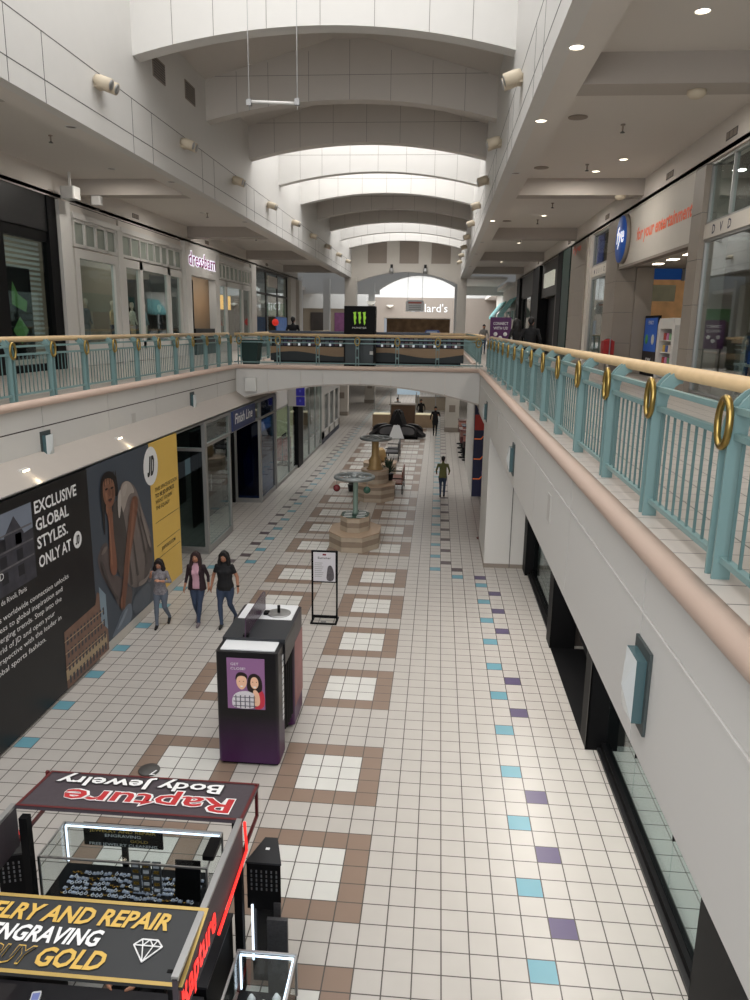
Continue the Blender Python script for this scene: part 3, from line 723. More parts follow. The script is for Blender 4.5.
# folds and collar strokes on the shirt
for a, b in (((9.0, 2.7), (9.45, 1.2)), ((8.7, 2.3), (8.9, 1.1)), ((9.2, 2.4), (9.7, 1.4)), ((8.5, 1.6), (8.55, 1.0))):
    wall_poly(g, [(a[0] - .02, a[1]), (a[0] + .02, a[1]), (b[0] + .05, b[1]), (b[0] - .05, b[1])], x + .0135, mat('print fold', (74, 67, 64), .5, var=0))
for q in range(7): wall_poly(g, [(7.42 + q * .1, 3.66 - abs(q - 3) * .02), (7.45 + q * .1, 3.66), (7.40 + q * .115, 3.42), (7.38 + q * .115, 3.42)], x + .022, mat('print hair', (30, 25, 24), .5))
part('crouching_man_print', g, hd, 'printed picture of a crouching man in a grey shirt resting chin on hand')
g = G(); disc(g, (10.0, 3.38), .44, M_txtw, x + .002, ry=.45); part('round_badge', g, hd, 'large white round badge on the yellow panel')
jd_mark((10.0, 3.38), .46, x + .004, M_txtk)
for k, (ln, w) in enumerate((('THIS SPACE IS SOON', 1.5), ('TO BE JD SPORTS', 1.28), ('WANT TO JOIN', 1.1), ('THE SQUAD?', .9))):
    lettering(hd, ln, M_txtk, (x, 10.18, 2.72 - .15 * k), Y_, Z_, h=.1, w=w, bold=.02 if k == 1 else .004)
lettering(hd, 'JDSPORTS.COM', M_txtk, (x, 10.42, 1.22), Y_, Z_, h=.09, w=.95, bold=.012)
g = G()
for z in (1.97, 1.40, 1.08): wall_poly(g, [(10.12, z), (11.74, z), (11.74, z + .012), (10.12, z + .012)], x, M_txtk)
part('rule_lines', g, hd)
# two small wall-washer glows on the ledge come from real lamps
def ledge_lamp(y, lab, first=[None]):
    if first[0] is None:
        t = thing('ledge_lamp', lab, 'lamp', (WL - .34, y, 4.12), group='small lamps on the ledge above the hoarding')
        g = G(); g.box(-.05, .05, -.12, .12, 0, .05, M_white); part('housing', g, t, world=False)
        g = G(); g.box(.05, .055, -.10, .10, .01, .04, M_lamp); part('lens', g, t, world=False); first[0] = t
    else: dup(first[0], (WL - .34, y, 4.12), lab)
    l = bpy.data.lights.new('ledge_glow', 'POINT'); l.energy = 1.1; l.color = (1, .85, .6); l.shadow_soft_size = .05
    o = bpy.data.objects.new('ledge_glow', l); COL.objects.link(o); o.location = (WL - .06, y, 4.02)
ledge_lamp(5.3, 'small lamp on ledge above white slogan of hoarding'); ledge_lamp(9.1, 'small lamp on ledge above printed man of hoarding')

# ---------------------------------------------------------------- lower left shops beyond the hoarding
def unlit(name, c, **k): return mat(name, c, .7, **k)
M_bluew = mat('blue glass tint wall', (40, 62, 84), .6, var=.4, scale=1.2); M_navy = mat('navy sign', (50, 62, 104), .5, var=.03)
t = thing('shopfront', 'glass corner shopfront between yellow hoarding and blue sign shop', 'shopfront', (WL, 14.1, 0))
glazing(t, 1, 14.15, WL - 1.0, WL, .0, 3.9, us=(), zs=(.16, 3.1), gm=M_glassd, fw=.1)
glazing(t, 0, WL - .05, 14.2, 16.75, .0, 3.9, us=(), zs=(.14, 3.2), fw=.09)
plain(t, 'back_wall', WL - 3.0, WL - 2.9, 14.3, 20.7, 0, 3.8, M_shopd)
for k in range(5): plain(t, 'shelf', WL - 2.9, WL - 2.45, 14.5, 16.6, .5 + .6 * k, .53 + .6 * k, M_white)
t = thing('shopfront', 'shopfront with navy blue sign reading Finish Line', 'shopfront', (WL, 19, 0))
glazing(t, 0, WL - .05, 16.85, 20.85, 3.2, 3.9, us=(20.0 - 1.3,), zs=(), fw=.07)
g = G(); g.box(WL - .02, WL + .05, 16.9, 19.9, 3.25, 3.88, M_navy); sg = part('sign_board', g, t, 'navy blue sign board')
me = text_mesh('Finish Line', M_txtw, (WL + .055, 18.3, 3.46), Y_, Z_, h=.34, w=2.3, align='CENTER', shear=.2, bold=.016); part('lettering', me, sg)
glazing(t, 1, 20.85, WL - 1.0, WL, .0, 3.2, us=(), zs=(.12,), gm=glass('blue shop glass', (70, 120, 175), .06), fw=.09)
plain(t, 'blue_graphic', WL - .98, WL - .05, 21.1, 21.14, .2, 3.1, M_bluew)
g = G(); g.poly([(WL - .7, 21.08, .6), (WL - .4, 21.08, .5), (WL - .3, 21.08, 1.6), (WL - .5, 21.08, 2.2), (WL - .75, 21.08, 1.5)], mat('pale teal print', (70, 140, 150), .5, var=.3, scale=5)); part('figure_graphic', g, t)
g = G(); g.box(WL - 1.35, WL - 1.0, 20.7, 20.85, 0, 3.2, M_black); g.box(WL - 1.4, WL - 1.34, 16.9, 20.7, 0, 3.2, M_black); part('door_recess', g, t)
g = G(); g.box(WL - 1.33, WL - 1.28, 17.5, 20.0, 0.02, 3.1, M_dark); g.tube([(WL - 1.25, 18.6, .9), (WL - 1.25, 18.6, 1.5)], .02, M_steel, 6); part('door', g, t)
glazing(t, 0, WL - .05, 20.9, 23.4, .0, 3.9, us=(), zs=(.12, 3.2), gm=glass('blue tint shop glass', (120, 150, 185), .10), fw=.08)
plain(t, 'corner_post', WL - .12, WL + .03, 23.4, 23.55, 0, 3.9, M_alum)
t = thing('shopfront', 'wide glass shopfront under plain white fascia left of bridge underside', 'shopfront', (WL, 26, 0))
glazing(t, 0, WL - .05, 23.6, 29.3, .0, 3.25, us=(26.4,), zs=(.1,), fw=.07)
plain(t, 'black_pier', WL - .2, WL + .06, 28.2, 29.4, 0, 3.25, M_black)
t = thing('square_blue_sign', 'square projecting blue sign of two stacked panels near bridge', 'sign', (WL + .4, 26.2, 3.1))
M_bluesign = mat('royal blue sign', (38, 34, 130), .4, emit=.25, var=0)
g = G(); g.box(WL + .02, WL + .78, 26.0, 26.1, 3.15, 4.02, M_white); part('case', g, t)
for z in (3.19, 3.61): 
    p_ = part('panel', G().box(WL + .38, WL + .76, 25.98, 26.0, z, z + .38, M_bluesign), t)
    part('emblem', G().box(WL + .52, WL + .60, 25.97, 25.98, z + .16, z + .26, mat('blue emblem', (95, 100, 200), .4, var=0)), p_)
t = thing('shopfront', 'bright glass shopfront beside black pier on left', 'shopfront', (WL + .1, 33, 0))
glazing(t, 0, WL, 29.5, 35.4, .0, 3.6, us=(31.4, 33.4), zs=(.1,), fw=.05)
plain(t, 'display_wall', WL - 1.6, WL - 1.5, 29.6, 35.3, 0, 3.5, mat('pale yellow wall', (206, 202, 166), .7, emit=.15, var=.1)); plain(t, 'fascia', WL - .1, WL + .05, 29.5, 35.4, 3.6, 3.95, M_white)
t = thing('shopfront', 'white shopfront with three tall windows far down left side', 'shopfront', (WL, 39, 0))
plain(t, 'fascia', WL - .2, WL + .06, 35.4, 43.0, 2.75, 4.6, M_white); plain(t, 'stall_riser', WL - .1, WL + .05, 35.4, 43, 0, .3, mat('navy base', (52, 56, 72), .6))
for k in range(3): plain(t, 'window_pane', WL - .03, WL - .01, 36.4 + 2.2 * k, 38.1 + 2.2 * k, .7, 2.75, M_glassd)
g = G()
for a_, b_ in ((35.4, 36.4), (38.1, 38.6), (40.3, 40.8), (42.5, 43.0)): g.box(WL - .1, WL + .06, a_, b_, .3, 2.75, M_white)
g.box(WL - .1, WL + .06, 35.4, 43, .3, .7, M_white); part('window_frame', g, t)
plain(t, 'inner_wall', WL - 1.2, WL - 1.1, 35.4, 43, 0, 3.7, M_shop)
# goods seen through the far glass
def rack(name, label, cat, x, y, cols, z0=0, n=5, w=.9, grp=None):
    t = thing(name, label, cat, (x, y, z0), group=grp)
    g = G(); g.box(-.3, .3, -w / 2, w / 2, 0, .06, M_black); g.box(-.02, .02, -w / 2, w / 2, 0, 1.5, M_black)
    part('stand', g, t, world=False)
    for k in range(n):
        g = G(); y0 = -w / 2 + w * (k + .1) / n; g.box(-.26, .26, y0, y0 + w / n * .8, .25 + .1 * (k % 2), 1.3, cols[k % len(cols)]); part('goods', g, t, world=False)
    return t
cR = [mat('red cloth', (150, 40, 40), .8), mat('orange cloth', (190, 95, 50), .8), mat('grey cloth', (120, 118, 115), .8), mat('dark cloth', (45, 45, 52), .8), mat('white cloth', (205, 202, 198), .8), mat('blue cloth', (60, 85, 130), .8)]
rack('display_rack', 'low rack of red and dark goods beside black pier', 'rack', WL - .8, 29.0, [cR[0], cR[3]])
rack('display_rack', 'rack of dark boxes inside glass shop on left', 'rack', WL - 1.6, 25.4, [cR[3], cR[2]])

# ---------------------------------------------------------------- lower right shops
t = thing('shopfront', 'black framed glass shopfront at bottom right below gallery', 'shopfront', (WR, 2, 0))
g = G(); g.box(1.58, 1.64, -.45, 4.6, 0, .05, M_dark); g.box(1.64, 1.76, -.45, 4.6, 0, .14, M_black); part('sill', g, t)
for a, b in ((-.4, 1.2), (1.2, 2.9), (2.9, 4.5)): part('pane', G().box(1.70, 1.712, a + .006, b - .006, .14, 3.7, M_glass), t)
for y in (1.2, 2.9):
    g = G(); g.box(1.69, 1.73, y - .012, y + .012, .9, 1.0, M_black); part('clip', g, t)
plain(t, 'head', 1.6, 1.74, -.45, 4.6, 3.62, 3.76, M_dark)
g = G(); g.box(1.40, 1.9, 4.56, 5.0, 0, 3.76, M_black); g.box(1.395, 1.42, 4.56, 4.6, 0, 3.76, M_dark); part('pier', g, t)
plain(t, 'pier', 1.40, 1.75, -1.6, -.45, 0, 3.76, M_black)
t = thing('shop_entrance', 'dark open shop entrance with black frame under right gallery', 'entrance', (WR, 6.8, 0))
plain(t, 'threshold', 1.40, 1.7, 5.0, 8.5, 0, .012, M_black)  # black in place of the doorway's shade
g = G(); g.box(1.38, 1.9, 8.5, 9.0, 0, 3.76, M_black); part('pier', g, t)
g = G(); g.box(1.66, 1.72, 5.0, 8.5, 3.3, 3.76, M_black); part('head', g, t)
g = G(); g.box(2.3, 2.36, 5.0, 8.5, .01, 3.3, M_black); part('shade_sheet', g, t)  # black sheet stands in for the unlit shop behind
g = G(); g.tube([(1.95, 5.15, .05), (1.95, 8.2, .45), (1.95, 8.2, 2.6)], .035, M_dark, 6); g.tube([(1.95, 6.2, .1), (1.95, 8.1, 2.2)], .035, M_dark, 6); part('folding_gate_frame', g, t)
plain(t, 'dark_floor', 1.7, 2.4, 5.0, 8.5, 0, .01, M_black)  # painted black so the entrance floor stays dark under the lamps
g = G(); g.poly([(1.62, 5.1, .3), (1.62, 5.32, .3), (1.62, 5.22, .95)], M_white); part('paper_notice', g, t, 'white paper notice')
t = thing('shopfront', 'black framed glass shopfront beside white pier on right', 'shopfront', (WR, 11, 0))
g = G(); g.box(1.46, 1.52, 9.0, 13.4, 0, .05, M_dark); g.box(1.52, 1.66, 9.0, 13.4, 0, .14, M_black); part('sill', g, t)
part('pane', G().box(1.58, 1.592, 9.02, 13.2, .16, 3.7, M_glass), t)
g = G(); g.box(1.38, 1.72, 13.3, 13.88, 0, 3.76, M_black); part('pier', g, t)
plain(t, 'head', 1.5, 1.66, 9.0, 13.3, 3.62, 3.76, M_dark)
# interior partition so the piers close the shops
for n, y in enumerate((4.8, 8.75)):
    struct('wall_shop_divider' if n == 0 else 'wall_shop_divider.001', G().box(1.9, WR + 5, y - .08, y + .08, 0, 3.77, M_shopd))
# blue wall with orange lines and bright orange shop beyond the pier
t = thing('shopfront', 'navy and orange sports shopfront beyond white pier on right', 'shopfront', (1.0, 23, 0))
plain(t, 'navy_wall', .32, 1.5, 23.0, 23.1, 0.02, 3.74, mat('navy print', (38, 44, 78), .5, var=.25, scale=2))
g = G(); M_or = mat('orange line', (215, 110, 60), .4, emit=.3, var=0)
for z in (.75, 1.55, 2.35):
    g.tube([(.34, 22.98, z), (.6, 22.98, z), (.68, 22.98, z + .1), (.9, 22.98, z + .1), (.98, 22.98, z - .02), (1.48, 22.98, z - .02)], .022, M_or, 5)
part('orange_piping', g, t, 'orange lines')
g = G(); g.tube([(.85 + .16 * math.cos(a), 22.97, 1.0 + .16 * math.sin(a)) for a in np.linspace(0, 2 * PI, 18)[:-1]], .03, mat('violet ring', (120, 100, 150), .5), 6, closed=True); part('ring_motif', g, t)
plain(t, 'red_panel', .34, .75, 22.96, 22.99, 2.7, 3.3, mat('red panel', (190, 60, 50), .5, var=.2))
plain(t, 'orange_wall', 1.66, 1.72, 16.65, 23.0, 0, 3.6, mat('warm orange wall', (214, 130, 78), .6, var=.35, scale=1.5))
plain(t, 'fascia', 1.2, 1.66, 16.65, 23.0, 3.3, 3.74, mat('navy fascia', (36, 44, 82), .5))
plain(t, 'wall_run', .30, .36, 23.1, 30.6, 0, 3.74, M_white)
g = thing('barrier_post', 'maroon post on round base beside white pier', 'post', (.40, 16.9, 0)); h = G(); h.lathe([(.16, 0), (.16, .03), (.04, .06)], mat('maroon metal', (96, 48, 42), .4), 16); part('base', h, g, world=False)
h = G(); h.tube([(0, 0, .05), (0, 0, 1.15)], .025, MATS['maroon metal'], 8); h.ball((0, 0, 1.18), .05, MATS['maroon metal'], 8); part('pole', h, g, world=False)

# ---------------------------------------------------------------- upper right shops
M_purple = mat('purple print', (96, 40, 96), .5, var=.08); M_blue = mat('bright blue', (40, 88, 172), .5, emit=.12, var=.05)
def place(axisx, g, m): pass
t = thing('shopfront', 'tall glass shopfront with DVD lettering at right edge of upper floor', 'shopfront', (UR, 8, UF))
glazing(t, 0, UR + .05, 2.0, 11.4, UF + .02, 8.55, us=(5.5,), zs=(UF + .35,), fm=M_alum, gm=glass('reflective shop glass', refl=.5), fw=.06)
plain(t, 'sign_band', UR - .03, UR + .1, 2.0, 11.4, 8.55, 8.86, M_cream)
glazing(t, 0, UR + .05, 2.0, 11.4, 8.86, 10.12, us=(5.5, 8.8, 10.1), fm=M_alum, gm=M_glass, fw=.05)
for ch, y in (('D', 10.75), ('V', 10.3), ('D', 9.85)): lettering(t, ch, mat('navy lettering', (36, 36, 62), .5), (UR - .032, y + .13, 8.62), (0, -1, 0), Z_, h=.19, bold=.02, shear=.08)
t = thing('shopfront', 'media shop entrance with round blue sign and orange slogan', 'shopfront', (UR, 15.6, UF))
def clad_pier(name, y0, y1, lab=None):
    g = G(); z = UF
    while z < 10.1:
        h = min(.98, 10.12 - z); g.box(UR - .12, UR + .5, y0, y1, z + .006, z + h - .006, M_stone); z += h
    g.box(UR - .11, UR + .49, y0 + .01, y1 - .01, UF, 10.12, M_joint); part(name, g, t)
clad_pier('pier', 11.4, 12.1); clad_pier('pier', 19.3, 21.0)
plain(t, 'sign_board', UR - .06, UR + .14, 12.1, 19.3, 8.57, 10.12, M_cream)
plain(t, 'head_trim', UR - .08, UR + .16, 12.1, 19.3, 8.5, 8.57, M_taupe)
lettering(t, 'for your entertainment', mat('orange lettering', (216, 92, 52), .5, emit=.1, var=0), (UR - .064, 17.25, 9.17), (0, -1, 0), Z_, h=.36, w=5.0, bold=.03, shear=.12)
g = G(); g.tube([(UR - .18, 18.75, 9.37), (UR - .06, 18.75, 9.37)], .74, M_stone, 32); part('round_sign', g, t, 'round internally lit blue sign')
g = G(); g.tube([(UR - .205, 18.75, 9.37), (UR - .18, 18.75, 9.37)], .70, M_blue, 32); fd = part('sign_face', g, t)
lettering(t, 'fye', mat('white glow lettering', (235, 240, 255), .5, emit=.8, var=0), (UR - .21, 18.75, 9.27), (0, -1, 0), Z_, h=.5, w=.95, bold=.02, align='CENTER', shear=.15)
# entrance interior
plain(t, 'side_wall', UR + .5, UR + 1.05, 19.2, 19.35, UF, 8.57, M_stone)
plain(t, 'entrance_ceiling', UR + .15, UR + 4.9, 12.0, 20.0, 8.6, 8.69, M_cream)
for k in range(3): plain(t, 'ceiling_light', UR + .75, UR + 1.0, 15.0 + 1.5 * k, 15.4 + 1.5 * k, 8.585, 8.60, M_lamp)
g = G(); g.box(6.0, 9.4, 23.95, 24.1, 8.5, 10.1, mat('deep blue band', (30, 84, 160), .6, emit=.15)); part('blue_band', g, t); plain(t, 'slanted_strut', 7.9, 8.0, 23.8, 23.9, 8.45, 9.3, M_alum)
plain(t, 'mural', 6.0, 9.4, 24.0, 24.1, 7.05, 8.5, mat('orange cartoon-free mural', (216, 164, 112), .6, emit=.12, var=.45, scale=2.2))
plain(t, 'mural_panel', 6.85, 7.75, 23.97, 24.0, 7.7, 8.3, mat('cream mural panel', (205, 200, 170), .6, var=.25, scale=3))
# wall shelves with small boxed goods
t = thing('goods_shelving', 'dark wall shelving full of small goods at back of media shop', 'shelving', (7.7, 23.8, UF))
g = G()
for z in (0, .45, .9, 1.35, 1.75): g.box(6.1, 9.3, 23.5, 23.95, UF + z, UF + z + .03, M_black)
g.box(6.1, 9.3, 23.91, 23.95, UF, UF + 1.78, M_black); part('shelf_unit', g, t)
cols = [mat('pack %d' % k, c, .6, var=.2, scale=6) for k, c in enumerate(((170, 60, 50), (220, 205, 190), (60, 90, 160), (210, 170, 70), (40, 40, 48), (120, 160, 120), (190, 120, 160)))]
n = 0
for zi, z in enumerate((.48, .93, 1.38)):
    for k in range(12):
        h = .2 + .1 * random.random(); y = 6.2 + .255 * k
        o = solo('boxed_toy', G().box(y, y + .2, 23.55, 23.8, UF + z, UF + z + h, cols[(k * 3 + zi) % 7]), 'small coloured boxed toy on %s shelf of dark wall shelving' % ('lowest', 'middle', 'top')[zi], 'toy', 'boxed toys on the %s shelf of the media shop' % ('lowest', 'middle', 'top')[zi])
# poster stand and white shelf unit and red garment rack in the entrance
t = thing('poster_stand', 'blue and white advertising poster stand in media shop entrance', 'poster stand', (5.5, 18.5, UF))
g = G(); g.box(5.44, 5.56, 17.45, 19.1, .0 + UF, UF + .08, M_black); g.box(5.46, 5.54, 17.5, 19.05, UF + .08, UF + 1.85, M_black); part('frame', g, t)
part('poster', G().box(5.452, 5.46, 17.58, 18.97, UF + .75, UF + 1.78, M_blue), t); part('lower_poster', G().box(5.452, 5.46, 17.58, 18.97, UF + .12, UF + .75, mat('dark poster', (44, 40, 42), .6, var=.5, scale=5)), t)
lettering(t, 'FUNKO', M_txtw, (5.45, 18.27, UF + 1.58), (0, -1, 0), Z_, h=.12, align='CENTER', bold=.01)
lettering(t, '50%', M_txtw, (5.45, 18.27, UF + .3), (0, -1, 0), Z_, h=.26, align='CENTER', bold=.02)
g = G(); g.ball((5.45, 18.65, UF + 1.12), .16, mat('green blob', (80, 150, 80), .6), 8, rx=(.1, 1, 1)); g.ball((5.45, 17.95, UF + 1.12), .16, mat('white blob', (210, 210, 205), .6), 8, rx=(.1, 1, 1)); part('printed_shapes', g, t)
t = thing('display_shelf', 'white rounded shelf unit of small dark goods beside poster stand', 'shelf unit', (5.6, 16.4, UF))
g = G(); prof = [(15.6, UF), (15.85, UF), (15.85, UF + 1.45), (17.05, UF + 1.45), (17.05, UF), (17.3, UF), (17.3, UF + 1.55), (17.15, UF + 1.75), (15.75, UF + 1.75), (15.6, UF + 1.55)]
g.ext(prof, 0, 5.4, 5.8, M_white); part('surround', g, t)
g = G()
for z in (.05, .4, .75, 1.1): g.box(5.45, 5.78, 15.85, 17.05, UF + z, UF + z + .03, M_white)
g.box(5.78, 5.8, 15.85, 17.05, UF, UF + 1.5, M_black); part('shelves', g, t)
n = 0
for z in (.08, .43, .78, 1.13):
    for k in range(4):
        solo('small_box', G().box(5.5, 5.7, 15.95 + .27 * k, 16.15 + .27 * k, UF + z, UF + z + .2, cols[(k + int(z * 10)) % 7]), 'small boxed item on white rounded shelf unit', 'box', 'small boxed items on the white shelf unit')
t = thing('garment_rack', 'rack with red garment at left side of media shop entrance', 'rack', (4.25, 19.6, UF))
g = G(); g.tube([(4.3, 18.55, UF), (4.3, 18.55, UF + 1.15), (4.3, 19.15, UF + 1.15), (4.3, 19.15, UF)], .02, M_steel, 6); part('frame', g, t)
g = G(); g.box(4.12, 4.46, 18.65, 19.05, UF + .35, UF + 1.05, cR[0]); g.ball((4.3, 18.85, UF + 1.02), .2, cR[0], 8, rx=(.85, 1.0, .5)); part('garment', g, t)
solo('window_poster', G().box(5.3, 5.34, 8.7, 9.5, UF + .95, UF + 1.75, mat('magenta poster', (112, 44, 104), .5, emit=.1, var=.4, scale=6)), 'purple poster board standing in glass window at right edge', 'poster')
rack('display_rack', 'rack of mixed goods in glass window at right edge', 'rack', 5.9, 10.72, [cR[4], cR[2], cR[0], cR[5]], z0=UF, w=1.3)
t = thing('display_table', 'pale display table with blue box in glass window at right edge', 'table', (5.4, 9.3, UF)); plain(t, 'top', 5.0, 5.9, 8.3, 10.0, UF + .7, UF + .75, M_white)
for x in (5.05, 5.85):
    for y in (8.35, 9.95): plain(t, 'leg', x - .025, x + .025, y - .025, y + .025, UF, UF + .7, M_alum)
solo('blue_box', G().box(5.05, 5.28, 8.9, 9.4, UF + .75, UF + 1.0, M_blue), 'blue box on pale display table in right window', 'box')
# next shopfronts on the right
t = thing('shopfront', 'narrow glass shopfront with MUSIC lettering beyond round blue sign', 'shopfront', (UR, 22.4, UF))
glazing(t, 0, UR + .05, 21.0, 24.1, UF + .02, 8.55, zs=(UF + .4,), fw=.08); plain(t, 'sign_band', UR - .03, UR + .1, 21.0, 24.1, 8.55, 8.9, M_cream)
glazing(t, 0, UR + .05, 21.0, 24.1, 8.9, 10.12, fw=.08); plain(t, 'blue_banner', UR + .12, UR + .16, 22.9, 24.0, 8.95, 10.1, mat('deep blue banner', (34, 62, 150), .5))
for k, ch in enumerate('MUSIC'): lettering(t, ch, MATS['navy lettering'], (UR - .032, 23.5 - .42 * k, 8.63), (0, -1, 0), Z_, h=.18, bold=.02)
plain(t, 'white_jamb', UR - .1, UR + .2, 24.1, 24.7, UF, 10.12, M_cream)
t = thing('shop_pier', 'wide beige stone pier with small red sign on right', 'pier', (UR, 26.4, UF))
g = G()
for k in range(5): g.box(UR - .15, UR + .4, 24.7, 28.2, UF + k * .98, UF + .97 + k * .98, M_stone)
part('cladding', g, t); lettering(t, 'SALE' if False else 'fye', mat('faded red lettering', (205, 90, 70), .5), (UR - .16, 27.8, 9.75), (0, -1, 0), Z_, h=.3, w=1.9, bold=.02)
t = thing('shopfront', 'dark green and black shopfront with white lit sign on right', 'shopfront', (UR, 32, UF))
M_green = mat('dark green panel', (32, 52, 46), .5); M_charc = mat('charcoal panel', (52, 48, 46), .5)
plain(t, 'green_pier', UR - .2, UR + .3, 28.2, 30.2, UF, 10.12, M_green); plain(t, 'black_pier', UR - .22, UR + .3, 30.2, 31.6, UF, 10.12, M_black)
plain(t, 'fascia', UR - .05, UR + .3, 31.6, 38.5, 8.3, 10.12, M_charc); plain(t, 'black_pier', UR - .22, UR + .3, 38.5, 41.5, UF, 10.12, M_black)
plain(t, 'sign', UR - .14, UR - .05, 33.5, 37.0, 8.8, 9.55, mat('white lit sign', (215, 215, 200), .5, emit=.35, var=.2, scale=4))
plain(t, 'door_panel', UR + .02, UR + .1, 31.6, 33.5, UF, 8.3, mat('grey door panel', (112, 102, 98), .5)); plain(t, 'dark_opening', UR + .3, UR + .4, 33.5, 38.5, UF, 8.3, M_black)
t = thing('shopfront', 'bright glass shopfront with charcoal fascia farther along right', 'shopfront', (UR, 45, UF))
plain(t, 'fascia', UR - .05, UR + .3, 41.5, 49.5, 8.75, 10.12, M_charc); glazing(t, 0, UR + .05, 41.5, 49.5, UF + .02, 8.75, us=(44, 47), fm=M_charc, fw=.1)
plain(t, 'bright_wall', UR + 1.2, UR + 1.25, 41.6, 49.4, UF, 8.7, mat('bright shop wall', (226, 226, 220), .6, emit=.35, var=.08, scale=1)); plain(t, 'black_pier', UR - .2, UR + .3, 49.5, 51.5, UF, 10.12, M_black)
for k, z in enumerate((.5, 1.0, 1.5, 2.0)): plain(t, 'shelf', UR + .9, UR + 1.2, 42, 49, UF + z, UF + z + .06, M_shop)
t = thing('shopfront', 'pale shopfront with pair of teal awnings far along right', 'shopfront', (UR, 55, UF))
plain(t, 'fascia', UR - .05, UR + .3, 51.5, 74, 8.3, 10.2, M_cream); plain(t, 'stall', UR - .02, UR + .2, 51.5, 74, UF, UF + .5, M_white)
glazing(t, 0, UR + .05, 51.5, 74, UF + .5, 8.3, us=(55, 58.5, 62, 66, 70), fm=M_white, fw=.25)
M_aw = mat('teal awning cloth', (104, 166, 164), .7)
for y0, y1 in ((52.5, 59.0), (62, 70)):
    g = G(); g.ext([(UR - .05, 9.0), (UR - 1.0, 7.75), (UR - 1.0, 7.5), (UR - .97, 7.5), (UR - .97, 7.72), (UR - .02, 8.98)], 1, y0, y1, M_aw); part('awning', g, t)
# ---------------------------------------------------------------- upper left shops
t = thing('shopfront', 'black shopfront with slatted blind and green posters at left edge', 'shopfront', (UL, 13, UF))
plain(t, 'fascia', UL - .2, UL + .02, 4.0, 16.0, 9.15, 10.15, M_dark)
plain(t, 'upper_panel', UL - .2, UL - .02, 4.0, 16.0, 8.85, 9.15, M_black)
for a, b in ((15.5, 16.0), (12.2, 13.1), (7.8, 8.6), (4.0, 4.6)): plain(t, 'pier', UL - .2, UL + .06, a, b, UF, 9.15 if a < 15 else 10.15, M_black)
for a, b in ((13.1, 15.5), (8.6, 12.2), (4.6, 7.8)):
    plain(t, 'base', UL - .2, UL, a, b, UF, UF + .2, M_black); part('pane', G().box(UL - .06, UL - .05, a, b, UF + .2, 8.85, M_glass), t)
    g = G()
    for k in range(24): g.box(UL - .34, UL - .30, a, b, 8.75 - k * .14, 8.82 - k * .14, mat('pale blind slat', (176, 176, 170), .6, emit=.12, var=0))
    part('blind', g, t)
M_gr = mat('green print', (96, 142, 76), .5, emit=.08, var=.4, scale=5)
for y, pts in ((13.75, [(0, .1), (.7, -.1), (.8, .2), (.35, .38), (.1, .72), (.02, .4)]), ):
    g = G(); g.box(UL - .27, UL - .25, 13.4, 14.8, 5.55, 8.05, M_black); g.add([(UL - .245, y + p[0], 6.95 + p[1]) for p in pts], [tuple(range(6))], M_gr)
    g.add([(UL - .245, 14.1 + a, 6.35 + b) for a, b in ((0, -.38), (.4, 0), (0, .38), (-.4, 0))], [(0, 1, 2, 3)], M_gr); part('poster', g, t, 'black poster with two bright green shapes')
t = thing('shopfront', 'long white panelled clothes shopfront with purple sign on left', 'shopfront', (UL, 28, UF))
plain(t, 'end_pilaster', UL - .1, UL + .14, 16.06, 16.75, UF, 10.12, M_white)
def white_bay(y0, y1, div, zt=8.9):
    glazing(t, 0, UL, y0, y1, UF + .45, 8.85, us=div, fm=M_white, fw=.28, depth=.16)
    du = []
    edges = [y0] + list(div) + [y1]
    for a, b in zip(edges[:-1], edges[1:]):
        k = max(2, int(round((b - a) / .75))); du += [a + (b - a) * q / k for q in range(1, k)] + ([b] if b != y1 else [])
    glazing(t, 0, UL, y0, y1, 8.9, 9.72, us=du, fm=M_white, fw=.09, depth=.16, gm=mat('pale frosted glass', (150, 158, 148), .35, var=.2, scale=2), pane_name='transom_pane')
    plain(t, 'cornice', UL - .1, UL + .14, y0 - .1, y1 + .1, 9.72, 9.9, M_white)
    plain(t, 'frieze', UL - .1, UL + .04, y0 - .1, y1 + .1, 9.9, 10.12, M_walldim)
    plain(t, 'stall_riser', UL - .12, UL + .08, y0, y1, UF + .02, UF + .45, M_white)
white_bay(17.0, 20.2, ()); white_bay(20.6, 27.0, (22.3, 25.3)); white_bay(32.1, 39.2, (34.0, 37.3))
plain(t, 'pilaster', UL - .1, UL + .12, 20.2, 20.6, UF, 9.9, M_white)
plain(t, 'entrance_head', UL - .1, UL + .25, 27.0, 32.1, 8.75, 10.14, M_white); plain(t, 'entrance_jamb', UL - .1, UL + .25, 27.0, 27.7, UF, 8.75, M_white); plain(t, 'entrance_jamb', UL - .1, UL + .25, 31.4, 32.1, UF, 8.75, M_white)
plain(t, 'end_pilaster', UL - .1, UL + .14, 39.2, 40.4, UF, 10.12, M_white)
lettering(t, 'dressbarn', mat('white glow outline', (240, 235, 250), .5, emit=1.0, var=0), (UL + .255, 27.35, 9.2), Y_, Z_, h=.6, w=4.1, bold=.06)
lettering(t, 'dressbarn', mat('plum lettering', (120, 40, 84), .5, emit=.3, var=0), (UL + .265, 27.35, 9.2), Y_, Z_, h=.6, w=4.1, bold=.015)
glazing(t, 0, UL - .9, 28.0, 31.0, UF, 8.4, us=(29.5,), fm=M_black, fw=.16, pane_name='door_pane')
plain(t, 'counter', UL - .3, UL + .2, 28.2, 31.2, UF, UF + 1.2, M_dark); plain(t, 'shade_panel_side', UL - 4.4, UL - .95, 31.5, 31.56, UF, 8.75, M_dark); plain(t, 'shade_panel_back', UL - 1.7, UL - 1.65, 27.7, 31.4, UF, 8.75, M_dark)  # two black panels added behind the doors so the doorway looks unlit
